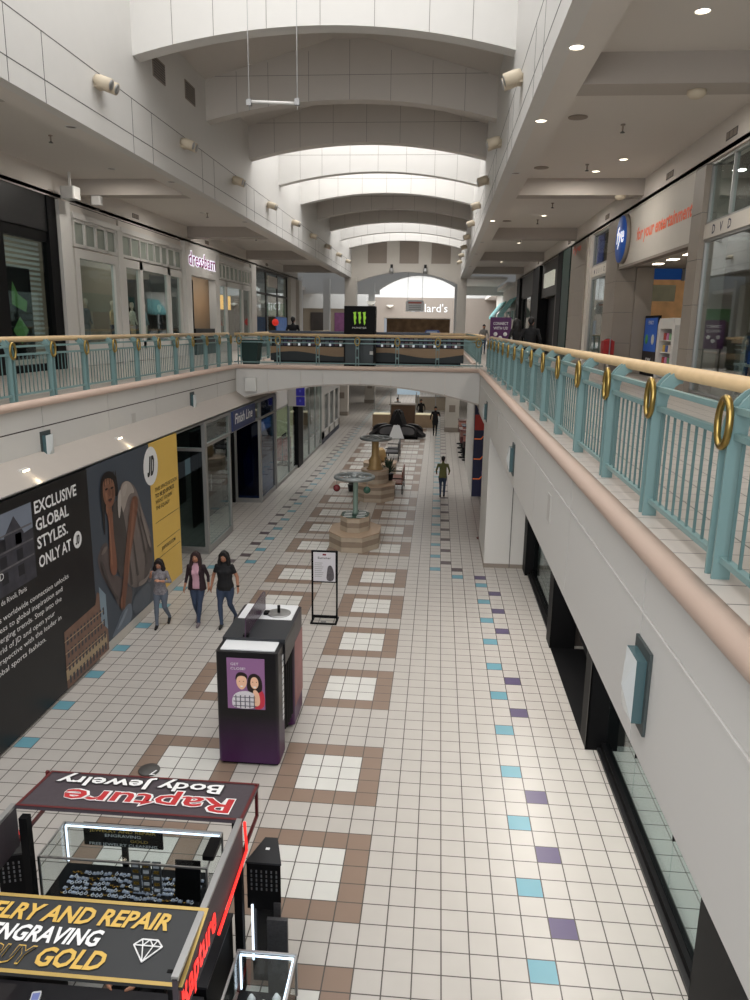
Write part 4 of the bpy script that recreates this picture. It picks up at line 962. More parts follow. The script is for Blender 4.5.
# mannequins in the left windows
def mannequin(name, label, x, y, top, bottom, h=1.75, rz=0):
    t = thing('mannequin', label, 'mannequin', (x, y, UF + .45), rz, group=None)
    s = h / 1.75; g = G(); sk_ = mat('mannequin skin', (196, 180, 160), .5)
    g.lathe([(.13, 0), (.13, .02), (.02, .03), (.02, .1)], M_steel, 12); part('base', g, t, world=False)
    g = G(); g.lathe([(.02, 1.5 * s), (.05, 1.52 * s), (.085, 1.6 * s), (.09, 1.68 * s), (.06, 1.74 * s), (.01, 1.76 * s)], sk_, 12); g.lathe([(.06, 1.38 * s), (.045, 1.48 * s), (.05, 1.53 * s)], sk_, 10); part('head', g, t, world=False)
    g = G(); g.lathe([(.15, .84 * s), (.125, 1.0 * s), (.16, 1.2 * s), (.18, 1.34 * s), (.10, 1.42 * s), (.04, 1.43 * s)], top, 14, sy=1.0, sx=.65)
    for q in (-1, 1): g.tube([(0, q * .18, 1.36 * s), (.02, q * .25, 1.1 * s), (.1, q * .24, .9 * s)], [.055, .045, .035], top, 8)
    part('torso', g, t, world=False)
    g = G()
    for q in (-.075, .075): g.tube([(0, q, .88 * s), (.01, q, .5 * s), (0, q, .06)], [.1, .07, .045], bottom, 8)
    part('legs', g, t, world=False); return t
mc_ = [mat('coral dress', (196, 92, 80), .8), mat('sand dress', (186, 160, 120), .8), mat('grey dress', (120, 122, 124), .8), mat('teal dress', (80, 130, 136), .8), mat('ivory dress', (214, 206, 190), .8), mat('ink dress', (50, 50, 60), .8)]
for k, (y, a, b, l) in enumerate(((18.2, 0, 5, 'mannequin in coral top in first white window'), (19.2, 2, 2, 'mannequin in grey outfit in first white window'), (21.4, 1, 5, 'mannequin in sand top in second white window, leftmost'), (23.2, 4, 1, 'mannequin in ivory top in second white window'), (24.4, 3, 4, 'mannequin in teal top in second white window'), (26.2, 5, 5, 'mannequin in dark outfit in second white window'), (35.2, 0, 2, 'mannequin in coral top in last white window'), (36.4, 4, 3, 'mannequin in ivory top in last white window'))):
    mannequin('m', l, UL - .75, y, mc_[a], mc_[b])
g = thing('window_display_plinths', 'x', 'plinth'); bpy.data.objects.remove(g)
for k, (a, b) in enumerate(((17.1, 20.1), (20.8, 26.8), (32.3, 39.0))):
    solo('display_plinth', G().box(UL - 1.4, UL - .12, a, b, UF, UF + .45, M_cream), ('low cream display plinth behind first white window', 'low cream display plinth behind second white window', 'low cream display plinth behind last white window')[k], 'plinth')
t = thing('shopfront', 'glass shopfront with warm lit interior past white clothes shop', 'shopfront', (UL, 45, UF))
glazing(t, 0, UL, 40.4, 50.5, UF + .05, 10.1, us=(43.5, 47), zs=(8.6,), fm=M_charc, fw=.14)
plain(t, 'warm_light_panel', UL - 3.0, UL - 2.9, 42, 45.5, 7.6, 8.5, mat('amber light panel', (240, 178, 100), .5, emit=1.3, var=.1)); plain(t, 'dark_fixture', UL - 2.6, UL - 2.2, 45.3, 47.5, UF, 8.3, M_dark); plain(t, 'small_sign', UL + .08, UL + .12, 43.8, 46.6, 9.1, 9.8, M_cream)
solo('poster_board', G().box(UL + .7, UL + .78, 43.2, 46.5, UF, UF + 1.95, mat('blue print board', (62, 96, 150), .5, emit=.2, var=.6, scale=3)), 'blue and white poster board outside warm lit shop', 'poster board')
t = thing('red_ornament', 'round red lit ornament on thin stand beside blue poster board', 'ornament', (UL + .9, 42.2, UF)); part('globe', G().ball((UL + .9, 42.2, UF + 1.6), .22, mat('red glow', (215, 50, 40), .5, emit=.4, var=0), 10), t); part('stand', G().lathe([(.16, UF), (.16, UF + .03), (.02, UF + .05), (.02, UF + 1.4)], M_black, 12, c=(UL + .9, 42.2)), t)
t = thing('shop_pier', 'white pier and arched pale shop end far on left', 'pier', (UL, 52, UF))
plain(t, 'pier', UL - .2, UL + .3, 50.5, 52.5, UF, 10.1, M_cream); plain(t, 'pier', UL - .2, UL + .3, 54, 55, UF, 10.1, M_cream)
t = thing('shopfront', 'far court shopfront with green sign and pale wall on left', 'shopfront', (-16, 70, UF))
plain(t, 'wall', -22, -8.4, 72.0, 72.4, 8.4, 10.4, M_white); plain(t, 'green_sign', -19, -15.5, 71.9, 72.0, 7.6, 8.8, mat('green sign', (62, 110, 72), .5, emit=.2)); plain(t, 'lower_wall', -22, -8.4, 72.2, 72.4, UF, 8.4, M_shop)
for x in (-19, -14.5, -12, -9.5): plain(t, 'doorway', x, x + 1.6, 72.1, 72.19, UF, 8.0, M_shopd if x < -12 else mat('mauve display', (110, 66, 100), .6, var=.4))

# ---------------------------------------------------------------- bridge deck things
t = thing('display_counter', 'long merchandise counter with dark packet rows standing on bridge', 'counter', (-3.9, 22.5, UF))
X0, X1, Y0 = -7.55, -.24, 22.1
plain(t, 'plinth', X0 + .1, X1 - .1, Y0 + .1, 23.1, UF, UF + .12, M_black)
wave = [(X0 + (X1 - X0) * k / 40, UF + .36 + .09 * math.sin(k / 40 * 4.2 * PI)) for k in range(41)]
g = G(); g.ext([(X0, UF + .1), (X1, UF + .1)] + wave[::-1], 1, Y0 - .015, 23.0, mat('dark slate base', (38, 46, 50), .5)); part('dark_base', g, t)
plain(t, 'tan_panel', X0, X1, Y0, 23.0, UF + .2, UF + .62, mat('tan laminate', (150, 126, 98), .5))
plain(t, 'rack_back', X0, X1, Y0 + .25, 23.0, UF + .62, UF + 1.12, M_dark)
plain(t, 'counter_top', X0 - .05, -1.5, Y0 + .0, 23.05, UF + 1.12, UF + 1.2, mat('blue grey worktop', (70, 78, 92), .4)); plain(t, 'counter_top', -1.5, X1 + .05, Y0, 23.05, UF + 1.12, UF + 1.2, M_wood)
lab_ = ('upper', 'lower')
pk = [mat('packet %d' % k, c, .5, var=.3, scale=8) for k, c in enumerate(((60, 62, 70), (96, 72, 82), (90, 98, 110), (128, 120, 118), (70, 66, 96)))]
for k in range(40):
    x = X0 + .12 + k * (X1 - X0 - .2) / 40
    for r_ in range(2):
        solo('phone_case_packet', G().box(x, x + .13, Y0 + .18, Y0 + .22, UF + .66 + .23 * r_, UF + .85 + .23 * r_, pk[(k * 2 + r_ * 3) % 5]), 'small dark packet hung in %s row along bridge counter' % lab_[r_], 'packet', 'packets hung in the %s row on the bridge counter' % lab_[r_])
for k in range(18):
    x = X0 + .3 + k * (X1 - X0 - .6) / 17
    part('price_light', G().box(x - .04, x + .04, Y0 + .08, Y0 + .1, UF + .66, UF + .76, mat('price light', (200, 205, 210), .4, emit=.5, var=0)), t)
t = thing('drinks_display', 'tall black display box with green claw mark on bridge', 'display', (-4.0, 20.9, UF))
plain(t, 'cabinet', -4.55, -3.45, 20.62, 21.3, UF, 7.3, M_black)
plain(t, 'lower_door', -4.5, -3.5, 20.60, 20.62, UF + .08, UF + 1.1, mat('dark teal door', (20, 34, 36), .3))
plain(t, 'price_card', -3.62, -3.50, 20.58, 20.6, UF + .42, UF + .54, M_white)
M_claw = mat('acid green', (150, 205, 60), .5, emit=.3, var=0)
for dx, h in ((-.17, .44), (0, .40), (.17, .44)):
    g = G(); a = -4.0 + dx
    pts = [(a - .06, 7.08), (a + .05, 7.10), (a + .04, 6.98), (a + .065, 6.9), (a + .03, 6.8), (a + .05, 6.72), (a + .0, 7.08 - h), (a - .02, 6.75), (a - .035, 6.9), (a - .03, 7.0)]
    g.ext(pts, 1, 20.60, 20.615, M_claw); part('claw_mark', g, t, 'green claw stripe')
lettering(t, 'MONSTER', M_txtw, (-4.0, 20.61, 6.52), (1, 0, 0), Z_, h=.06, w=.5, align='CENTER')
t = thing('waste_bin', 'dark green square waste bin at left corner of bridge', 'bin', (-8.0, 20.85, UF))
g = G(); g.add([(-8.24, 20.6, UF), (-7.74, 20.6, UF), (-7.74, 21.1, UF), (-8.24, 21.1, UF), (-8.34, 20.5, UF + .8), (-7.64, 20.5, UF + .8), (-7.64, 21.2, UF + .8), (-8.34, 21.2, UF + .8)], [(0, 1, 5, 4), (1, 2, 6, 5), (2, 3, 7, 6), (3, 0, 4, 7), (0, 3, 2, 1), (4, 5, 6, 7)], mat('dark green bin', (32, 56, 54), .5)); part('body', g, t)
plain(t, 'rim', -8.37, -7.61, 20.47, 21.23, UF + .8, UF + .87, MATS['dark green bin'])
t = thing('standing_sign', 'purple standing sign reading CONNECT WITH US on right gallery', 'sign', (.98, 21.0, UF))
plain(t, 'panel', .62, 1.36, 20.98, 21.04, 6.0, 6.98, mat('violet board', (82, 34, 88), .5)); plain(t, 'leg', .68, .72, 20.98, 21.02, UF, 6.0, M_black); plain(t, 'leg', 1.26, 1.30, 20.98, 21.02, UF, 6.0, M_black); plain(t, 'foot', .62, 1.36, 20.8, 21.2, UF, UF + .03, M_black)
lettering(t, 'CONNECT', M_txtw, (.99, 20.978, 6.72), (1, 0, 0), Z_, h=.1, w=.52, align='CENTER', bold=.01); lettering(t, 'WITH US!', M_txtw, (.99, 20.978, 6.56), (1, 0, 0), Z_, h=.1, w=.5, align='CENTER', bold=.01)
for a in ((.82, 6.4), (1.16, 6.4), (.99, 6.27)): part('round_icon', G().tube([(a[0], 20.97, a[1]), (a[0], 20.98, a[1])], .07, M_txtw, 16), t)
# far court things
t = thing('anchor_sign', 'white serif lettering on brown wall of far store', 'sign', (-1.5, YF - .1, 9.0))
lettering(t, "Dillard's", M_txtw, (-4.62, YF - .05, 8.45), (1, 0, 0), Z_, h=.98, w=4.27, bold=.0)
t = thing('hanging_sign', 'white rounded hanging sign with red heading in far court', 'sign', (-3.3, 60, 7.9))
g = G(); pts = [(-4.15, 7.95), (-2.6, 7.95), (-2.6, 8.75), (-2.75, 8.9), (-4.0, 8.9), (-4.15, 8.75)]; g.ext(pts, 1, 59.95, 60.05, M_txtw); part('board', g, t)
plain(t, 'heading', -3.95, -2.8, 59.93, 59.95, 8.62, 8.76, mat('soft red heading', (205, 120, 110), .5)); 
for k in range(3): plain(t, 'text_line', -3.9, -2.85, 59.93, 59.95, 8.1 + .15 * k, 8.15 + .15 * k, M_alum)
for x in (-4.0, -2.75): g = G(); g.tube([(x, 60, 8.85), (x, 60, 14)], .02, M_steel, 5); part('wire', g, t)
for k, (x, y, z) in enumerate(((-7.55, 64.3, 8.9), (-7.2, 85.57, 9.2), (1.0, 85.57, 9.2))):
    solo('uplight_bowl', G().lathe([(.08, z - .3), (.35, z - .15), (.45, z)], mat('bowl glass', (225, 222, 210), .4, emit=.5, var=0), 16, c=(x, y)), ('half bowl wall light in far court, leftmost', 'half bowl wall light in far court beside hanging sign', 'half bowl wall light in far court, rightmost')[k], 'wall light', 'half bowl wall lights in the far court')
t = thing('kiosk_car', 'small blue car shaped display beyond counter on upper floor', 'display', (-1.7, 47, UF))
pts = [(-2.5, UF + .25), (-.6, UF + .25), (-.55, UF + .75), (-.95, UF + .8), (-1.25, UF + 1.25), (-2.1, UF + 1.25), (-2.35, UF + .8), (-2.55, UF + .7)]
g = G(); g.ext(pts, 1, 46.2, 47.4, mat('car blue', (62, 84, 150), .3)); part('body', g, t); g = G(); g.ext([(-1.25, UF + .82), (-1.35, UF + 1.18), (-2.05, UF + 1.18), (-2.2, UF + .82)], 1, 46.18, 46.2, mat('car window', (150, 170, 200), .2)); part('window', g, t)
for x in (-2.1, -1.0): part('wheel', G().tube([(x, 46.15, UF + .25), (x, 46.35, UF + .25)], .25, M_black, 14), t)
slab('floor_bridge_far', LX, RX, 44.9, YE, 4.6, UF)

for k, xx in enumerate((-5.1, -2.45)):
    t = thing('wall_spotlight', 'small dark spotlight on end wall above arch, %s one' % ('left', 'right')[k], 'spotlight', (xx, YE - .05, 10.95), group='spotlights on the end wall')
    part('bracket', G().box(xx - .1, xx + .1, YE - .14, YE - .02, 11.1, 11.42, M_dark), t); part('lamp_head', G().tube([(xx, YE - .2, 11.1), (xx, YE - .3, 10.72)], .16, M_alum, 12), t)

# ---------------------------------------------------------------- photo booth kiosk
M_blk = mat('satin black laminate', (26, 26, 30), .35, var=0); M_wtop = mat('white laminate', (222, 224, 226), .35, var=.01)
def grad_mat(name, c0, c1, z0, z1):
    m = bpy.data.materials.new(name); m.use_nodes = True; nt = m.node_tree; b = nt.nodes['Principled BSDF']
    tc = nt.nodes.new('ShaderNodeTexCoord'); sp = nt.nodes.new('ShaderNodeSeparateXYZ'); mr = nt.nodes.new('ShaderNodeMapRange'); mx = nt.nodes.new('ShaderNodeMix'); mx.data_type = 'RGBA'
    nt.links.new(tc.outputs['Object'], sp.inputs[0]); nt.links.new(sp.outputs[2], mr.inputs[0]); mr.inputs[1].default_value = z0; mr.inputs[2].default_value = z1
    nt.links.new(mr.outputs[0], mx.inputs[0]); mx.inputs[6].default_value = rgb(*c0); mx.inputs[7].default_value = rgb(*c1); nt.links.new(mx.outputs[2], b.inputs['Base Color']); b.inputs['Roughness'].default_value = .35
    return m
t = thing('photo_booth', 'black and purple photo booth with portrait poster on front', 'photo booth', (-3.85, 4.5, 0))
kx0, kx1, kz = -4.31, -3.37, 1.86
M_kg = grad_mat('purple to black print', (64, 20, 72), (14, 13, 17), .05, .85)
g = G(); g.rbox(kx0, kx1, 3.55, 4.02, .05, kz, .05, M_kg); g.rbox(kx0 + .03, kx1 - .03, 3.6, 4.0, 0, .05, .03, M_black); part('front_cabinet', g, t)
plain(t, 'top_panel', kx0 + .06, kx1 - .06, 3.62, 3.98, kz, kz + .015, M_wtop, 'white top panel')
g = G(); g.box(kx0 + .17, kx1 - .2, 3.54, 3.552, .955, 1.77, mat('mauve poster', (138, 98, 138), .4, emit=.12, var=.05)); po = part('poster', g, t, 'mauve poster of a smiling couple')  # slight glow put into the poster so it looks well lit
# printed couple on the poster
g = G(); yq = 3.538
def pq(pts, m, dy=0): g.add([(p[0], yq - dy, p[1]) for p in smooth(pts, 2)], [tuple(range(len(pts) * 4))], m)
px0 = -4.14
P_sk = mat('poster face', (214, 170, 142), .5, emit=.22, var=0); P_hr = mat('poster hair', (40, 28, 28), .5); P_rd = mat('print red jumper', (182, 50, 66), .5, emit=.15); P_ck = mat('print check shirt', (200, 196, 200), .5, emit=.15, var=.2, scale=30)  # emission put into the printed colours so the couple looks lit
pq([(px0 + .36, .96), (px0 + .56, .96), (px0 + .57, 1.2), (px0 + .5, 1.3), (px0 + .36, 1.28)], P_rd)
pq([(px0 + .08, .96), (px0 + .46, .96), (px0 + .44, 1.2), (px0 + .3, 1.26), (px0 + .12, 1.22), (px0 + .06, 1.1)], P_ck, .001)
pq([(px0 + .29, 1.28), (px0 + .32, 1.5), (px0 + .42, 1.55), (px0 + .52, 1.48), (px0 + .54, 1.28), (px0 + .48, 1.22), (px0 + .36, 1.22)], P_hr, .001)
pq([(px0 + .35, 1.34), (px0 + .36, 1.46), (px0 + .42, 1.49), (px0 + .47, 1.45), (px0 + .48, 1.34), (px0 + .42, 1.27)], P_sk, .002)
pq([(px0 + .12, 1.4), (px0 + .14, 1.53), (px0 + .22, 1.56), (px0 + .31, 1.52), (px0 + .31, 1.42), (px0 + .22, 1.46)], P_hr, .002)
pq([(px0 + .14, 1.34), (px0 + .145, 1.47), (px0 + .22, 1.5), (px0 + .3, 1.47), (px0 + .3, 1.34), (px0 + .22, 1.25)], P_sk, .003)
pq([(px0 + .40, 1.0), (px0 + .5, 1.02), (px0 + .49, 1.2), (px0 + .44, 1.28), (px0 + .38, 1.26), (px0 + .42, 1.16)], P_sk, .003)
for a, z in (((.19), 1.405), ((.25), 1.405), ((.39), 1.40), ((.445), 1.40)): pq([(px0 + a - .012, z), (px0 + a, z + .008), (px0 + a + .012, z), (px0 + a, z - .006)], P_hr, .004)
for a, z in ((.22, 1.325), (.418, 1.32)): pq([(px0 + a - .035, z + .01), (px0 + a + .035, z + .01), (px0 + a, z - .018)], M_txtw, .004)
for q in range(5): g.box(px0 + .12 + .07 * q, px0 + .135 + .07 * q, yq - .003, yq - .002, .97, 1.18, mat('print check line', (90, 88, 100), .5, var=0))
for q in range(3): g.box(px0 + .09, px0 + .44, yq - .003, yq - .002, 1.0 + .07 * q, 1.012 + .07 * q, MATS['print check line'])
part('printed_couple', g, po)
lettering(po, 'GET', M_txtw, (px0 + .06, 3.536, 1.66), (1, 0, 0), Z_, h=.04, w=.12); lettering(po, 'CLOSE!', M_txtw, (px0 + .06, 3.536, 1.59), (1, 0, 0), Z_, h=.04, w=.22)
plain(t, 'hood', kx0 - .0, kx1 + .03, 3.95, 4.72, kz - .02, kz + .06, mat('charcoal hood', (44, 46, 50), .45, var=.03))
plain(t, 'hood_edge', kx1 - .02, kx1 + .03, 3.95, 4.72, kz - .35, kz - .02, M_blk)
plain(t, 'seat_wall', kx0 + .02, kx0 + .08, 4.02, 4.72, .04, kz - .02, M_blk)
g = G(); g.rbox(kx0 - .05, kx1 + .01, 4.72, 5.5, .05, kz, .05, grad_mat('purple side print', (70, 26, 74), (24, 18, 30), .05, 1.5)); part('rear_cabinet', g, t)
plain(t, 'top_panel', kx0 + .0, kx1 - .05, 4.78, 5.5, kz, kz + .015, M_wtop, 'white top panel')
plain(t, 'side_graphic', kx1 + .01, kx1 + .015, 4.8, 5.48, .35, 1.5, mat('beige side graphic', (150, 104, 104), .5, var=.4, scale=3))
g = G(); g.lathe([(.2, kz + .015), (.2, kz + .03), (.17, kz + .035)], M_steel, 24, c=(-3.68, 5.1)); g.tube([(-3.68, 5.1, kz + .03), (-3.68, 5.1, kz + .16)], .025, M_black, 8); part('round_plate', g, t, 'round steel plate with black knob')
plain(t, 'small_box', -3.92, -3.84, 5.0, 5.12, kz + .015, kz + .06, M_black)
g = G(); pts = [(3.95, kz + .06), (5.3, kz + .015), (5.3, kz + .32), (5.2, kz + .36), (4.0, kz + .36)]; g.ext(pts, 0, -3.965, -3.95, mat('smoky plum fin', (74, 56, 72), .25)); g.box(-4.0, -3.91, 3.97, 4.03, kz + .06, kz + .1, M_black); part('fin_panel', g, t, 'upright plum fin panel')
g = G(); n = 9
for k in range(n):
    y0 = 4.06 + .62 * k / n; g.lathe([(.05, .35), (.045, 1.4), (.03, 1.55)], M_black, 8, c=(kx1 - .05 + .02 * (k % 2), y0 + .03))
part('curtain', g, t, 'black curtain')
g = G()
for k in range(11): g.box(kx1 - .0, kx1 + .004, 3.85, 3.93, .62 + .1 * k, .69 + .1 * k, M_wtop)
part('photo_strip', g, t, 'strip of small white photo frames')
plain(t, 'stool', -3.95, -3.6, 4.2, 4.5, 0, .5, M_black)
# ---------------------------------------------------------------- poster stand on the floor
t = thing('poster_stand', 'black framed standing poster sign on floor beyond photo booth', 'sign stand', (-3.56, 9.42, 0))
for x in (-3.84, -3.28): part('upright', G().box(x - .018, x + .018, 9.40, 9.44, 0, 1.68, M_black), t)
plain(t, 'base', -3.86, -3.26, 9.2, 9.24, 0, .035, M_black); plain(t, 'base', -3.86, -3.26, 9.60, 9.64, 0, .035, M_black); plain(t, 'base_side', -3.86, -3.82, 9.2, 9.64, 0, .035, M_black); plain(t, 'base_side', -3.30, -3.26, 9.2, 9.64, 0, .035, M_black); plain(t, 'cross_bar', -3.84, -3.28, 9.40, 9.44, .10, .14, M_black); plain(t, 'base_plate', -3.62, -3.50, 9.22, 9.23, .04, .09, M_steel)
g = G(); g.box(-3.84, -3.28, 9.39, 9.45, .94, 1.68, M_black); part('poster_frame', g, t); po = part('poster', G().box(-3.81, -3.31, 9.382, 9.39, .97, 1.65, mat('pale poster', (205, 203, 208), .5, var=.03)), t)
part('emblem', G().lathe([(.05, 9.38)], M_red, 4) if False else G().box(-3.6, -3.52, 9.378, 9.382, 1.58, 1.62, mat('dark red emblem', (120, 40, 48), .5)), po)
lettering(po, 'Summer', M_txtk, (-3.56, 9.38, 1.5), (1, 0, 0), Z_, h=.05, w=.3, align='CENTER', bold=.01)
for k in range(8): part('text_line', G().box(-3.78, -3.62 + .02 * (k % 3), 9.379, 9.382, 1.08 + .045 * k, 1.09 + .045 * k, M_alum), po)
g = G(); g.add([(a, 9.379, b) for a, b in smooth([(-3.52, .98), (-3.34, .98), (-3.34, 1.2), (-3.40, 1.36), (-3.48, 1.34), (-3.50, 1.2)], 2)], [tuple(range(24))], mat('grey print figure', (88, 84, 88), .5, var=.5, scale=20)); part('printed_figure', g, po)

# ---------------------------------------------------------------- planters with wheels
M_travL = mat('travertine cladding', (172, 158, 140), .5, var=.14, scale=5); M_travD = mat('travertine dark band', (140, 124, 108), .5, var=.14, scale=5); M_travT = mat('travertine top', (168, 146, 124), .5, var=.06)
def octa(cx, cy, r, sx=1, sy=1, off=22.5): return [(cx + sx * r * math.cos(math.radians(off + 45 * k)), cy + sy * r * math.sin(math.radians(off + 45 * k))) for k in range(8)]
def stone_tier(t, cx, cy, r, z0, z1, name, sx=1, sy=1, n=8):
    P_ = octa(cx, cy, r, sx, sy) if n == 8 else [(cx + r * math.cos(2 * PI * k / n), cy + r * math.sin(2 * PI * k / n)) for k in range(n)]
    g = G(); k = max(1, int(round((z1 - z0) / .17)))
    for q in range(k):
        a = z0 + (z1 - z0) * q / k; b = z0 + (z1 - z0) * (q + 1) / k; g.prism(P_, a + .004, b - .004, M_travL if q % 2 == 0 else M_travD)
    g.prism([(cx + (p[0] - cx) * .985, cy + (p[1] - cy) * .985) for p in P_], z0, z1 - .002, M_stone)
    g.prism([(cx + (p[0] - cx) * 1.02, cy + (p[1] - cy) * 1.02) for p in P_], z1 - .03, z1, M_travT); return part(name, g, t)
def wheel(t, cx, cy, z, r, m):
    g = G()
    g.tube([(cx + r * math.cos(2 * PI * k / 32), cy + r * math.sin(2 * PI * k / 32), z) for k in range(32)], .055, m, 8, closed=True)
    g.tube([(cx + r * .55 * math.cos(2 * PI * k / 24), cy + r * .55 * math.sin(2 * PI * k / 24), z) for k in range(24)], .02, m, 6, closed=True)
    for k in range(6): a = PI * k / 3; g.tube([(cx, cy, z), (cx + r * math.cos(a), cy + r * math.sin(a), z)], .018, m, 6)
    g.lathe([(.12, z - .05), (.12, z + .05), (.06, z + .1)], m, 14, c=(cx, cy)); return part('wheel', g, t)
M_pew = mat('pewter metal', (140, 146, 146), .35, .5); M_gold = MATS['gold lettering']; M_goldp = mat('antique gold paint', (164, 136, 92), .4, .2)
t = thing('fountain_planter', 'two tier stone planter with pale green pole and grey wheel, nearest of its row', 'planter', (-3.56, 15.6, 0), group=None)
stone_tier(t, -3.56, 15.75, .82, 0, .5, 'lower_tier', sy=1.3); stone_tier(t, -3.56, 15.75, .47, .5, .95, 'upper_tier', sy=1.25)
g = G(); g.prism(octa(-3.56, 15.75, .46, 1, 1.25), .952, .965, mat('dark green board', (34, 62, 52), .4)); bd = part('board', g, t, 'dark green board with white slots')
for k in range(5):
    for q in (-1, 1): part('slot', G().box(-3.55 + q * .2 - .14, -3.55 + q * .2 + .14 - .04 * (k % 2), 15.33 + .2 * k, 15.37 + .2 * k, .965, .97, M_txtw), bd)
g = G(); g.lathe([(.1, .96), (.09, 1.05), (.075, 1.1), (.075, 1.95), (.14, 2.1)], mat('pale verdigris pole', (128, 148, 138), .4, .2), 14, c=(-3.56, 15.75)); part('pole', g, t)
wheel(t, -3.6, 15.75, 2.12, .58, M_pew)
for nm, a, c in (('red', 200, (110, 40, 44)), ('green', 320, (50, 84, 70))):
    x, y = -3.6 + .55 * math.cos(math.radians(a)), 15.75 + .55 * math.sin(math.radians(a))
    g = G(); g.ball((x, y, 1.80), .11, mat(nm + ' bauble', c, .25), 10); g.tube([(x, y, 1.9), (x, y, 2.12)], .01, M_pew, 5); part('hanging_ball', g, t, '%s hanging ball' % nm)
t = thing('fountain_planter', 'two tier stone planter with gold pole and grey wheel, second of its row', 'planter', (-3.5, 22.4, 0))
stone_tier(t, -3.52, 22.3, .86, 0, .62, 'lower_tier', sy=1.1); stone_tier(t, -3.52, 22.4, .54, .62, 1.15, 'upper_tier', n=20)
g = G(); g.lathe([(.34, 1.15), (.30, 1.2), (.24, 1.32), (.26, 1.5), (.17, 1.62), (.14, 1.7), (.14, 2.2), (.2, 2.32)], M_goldp, 18, c=(-3.52, 22.4)); part('pole', g, t)
wheel(t, -3.5, 22.4, 2.36, .58, M_pew)
def potted(name, label, x, y, z, h, c, cat='plant'):
    t = thing(name, label, cat, (x, y, z)); g = G(); g.lathe([(.13, 0), (.17, .25), (.18, .28), (.15, .28)], M_dark, 12); part('pot', g, t, world=False)
    g = G(); m = mat('leaf %d' % c[0], c, .6, var=.3, scale=8); rnd = random.Random(int(x * 100 + y))
    for k in range(34):
        a = rnd.random() * 2 * PI; e = .3 + rnd.random() * 1.1; l = h * (.5 + .5 * rnd.random()); d = Vector((math.cos(a) * math.cos(e), math.sin(a) * math.cos(e), math.sin(e))); w = d.cross(Vector((0, 0, 1))).normalized() * .05; b = Vector((0, 0, .27)); m1 = b + d * l * .55 + Vector((0, 0, .05))
        g.add([b, m1 + w, b + d * l - Vector((0, 0, .05)), m1 - w], [(0, 1, 2, 3)], m)
    part('leaves', g, t, world=False); return t
potted('potted_plant', 'dark leafy potted plant on lower tier of gold pole planter', -2.98, 22.85, .62, .85, (40, 62, 44))
# third planter beyond, mostly hidden by the second
t = thing('fountain_planter', 'low stone planter with dark gold urn behind second wheel planter', 'planter', (-3.7, 27.4, 0)); stone_tier(t, -3.7, 27.4, .8, 0, .55, 'lower_tier'); g = G(); g.lathe([(.2, .55), (.3, .8), (.22, 1.1), (.12, 1.2)], M_goldp, 16, c=(-3.7, 27.4)); part('urn', g, t)
# benches
def bench(label, x, y, rz, col, back=.5):
    t = thing('bench', label, 'bench', (x, y, 0), rz); m = mat('bench %d' % col[0], col, .5, var=.1)
    g = G(); g.box(-.32, .32, -.9, .9, .42, .48, m); part('seat', g, t, world=False)
    g = G(); 
    for k in range(4): g.box(-.34, -.29, -.9, .9, .52 + .11 * k, .60 + .11 * k, m)
    part('backrest', g, t, world=False)
    for q in (-.82, .82):
        g = G(); g.box(-.34, -.29, q - .03, q + .03, 0, .92, M_black); g.box(.26, .31, q - .03, q + .03, 0, .42, M_black); g.box(-.34, .31, q - .03, q + .03, .38, .42, M_black); g.box(-.32, .34, q - .025, q + .025, .62, .66, M_black); part('frame', g, t, world=False)
    return t
bench('red brown wooden bench beside second wheel planter', -2.78, 23.9, PI, (112, 66, 50)); bench('dark slatted bench in front of black massage chairs', -3.35, 31.5, PI, (64, 64, 68)); potted('potted_plant', 'dark leafy potted plant left of gold pole planter', -4.55, 23.4, 0, .55, (52, 58, 48))
# massage chairs
def massage_chair(label, x, y, rz):
    t = thing('massage_chair', label, 'massage chair', (x, y, 0.03), rz); t.scale = (.86, .9, 1.0); m = mat('black leather', (24, 23, 26), .4, var=.1); s2 = mat('grey piping', (92, 90, 92), .4); s3 = mat('brown pad', (66, 52, 50), .5)
    g = G(); g.rbox(-.42, .42, -.6, .55, .08, .5, .12, m); part('base', g, t, world=False)
    g = G(); g.ext([(-.5, .42), (.35, .5), (.38, .62), (-.5, .56)], 0, -.3, .3, s3); part('seat', g, t, world=False)
    g = G(); g.ext([(.25, .45), (.62, .5), (1.0, 1.45), (.85, 1.62), (.68, 1.5)], 0, -.34, .34, m); part('backrest', g, t, world=False)
    g = G(); g.ball((0, .84, 1.48), .24, m, 8, rx=(1.0, .5, .75)); part('headrest', g, t, world=False)
    for q in (-1, 1):
        g = G(); g.ext(smooth([(-.75, .1), (-.8, .5), (-.5, .74), (.3, .8), (.66, .55), (.66, .1)], 2), 0, q * .42 - .12, q * .42 + .12, m); a = part('armrest', g, t, world=False)
        g = G(); g.ext(smooth([(-.62, .2), (-.66, .48), (-.4, .64), (.25, .68), (.5, .5), (.5, .2)], 2), 0, q * .55 - .005 , q * .55 + .005, s2); part('side_piping', g, a, world=False)
    g = G(); g.ext([(-1.1, .05), (-1.1, .22), (-.6, .5), (-.5, .4), (-.55, .1)], 0, -.3, .3, m); part('footrest', g, t, world=False)
    return t
massage_chair('left of the two black massage chairs, feet pointing left', -4.28, 39.3, -PI * .36); massage_chair('right of the two black massage chairs, feet pointing right', -2.82, 39.3, PI * .36)
solo('base_mat', G().box(-4.9, -2.3, 38.5, 40.1, 0, .03, M_black), 'black low platform under the two massage chairs', 'platform')
solo('white_panel', G().ext([(-4.05, .03), (-3.1, .03), (-3.4, .85), (-3.75, .85)], 1, 38.45, 38.5, M_wtop), 'pale tapered panel between the two black massage chairs', 'panel')
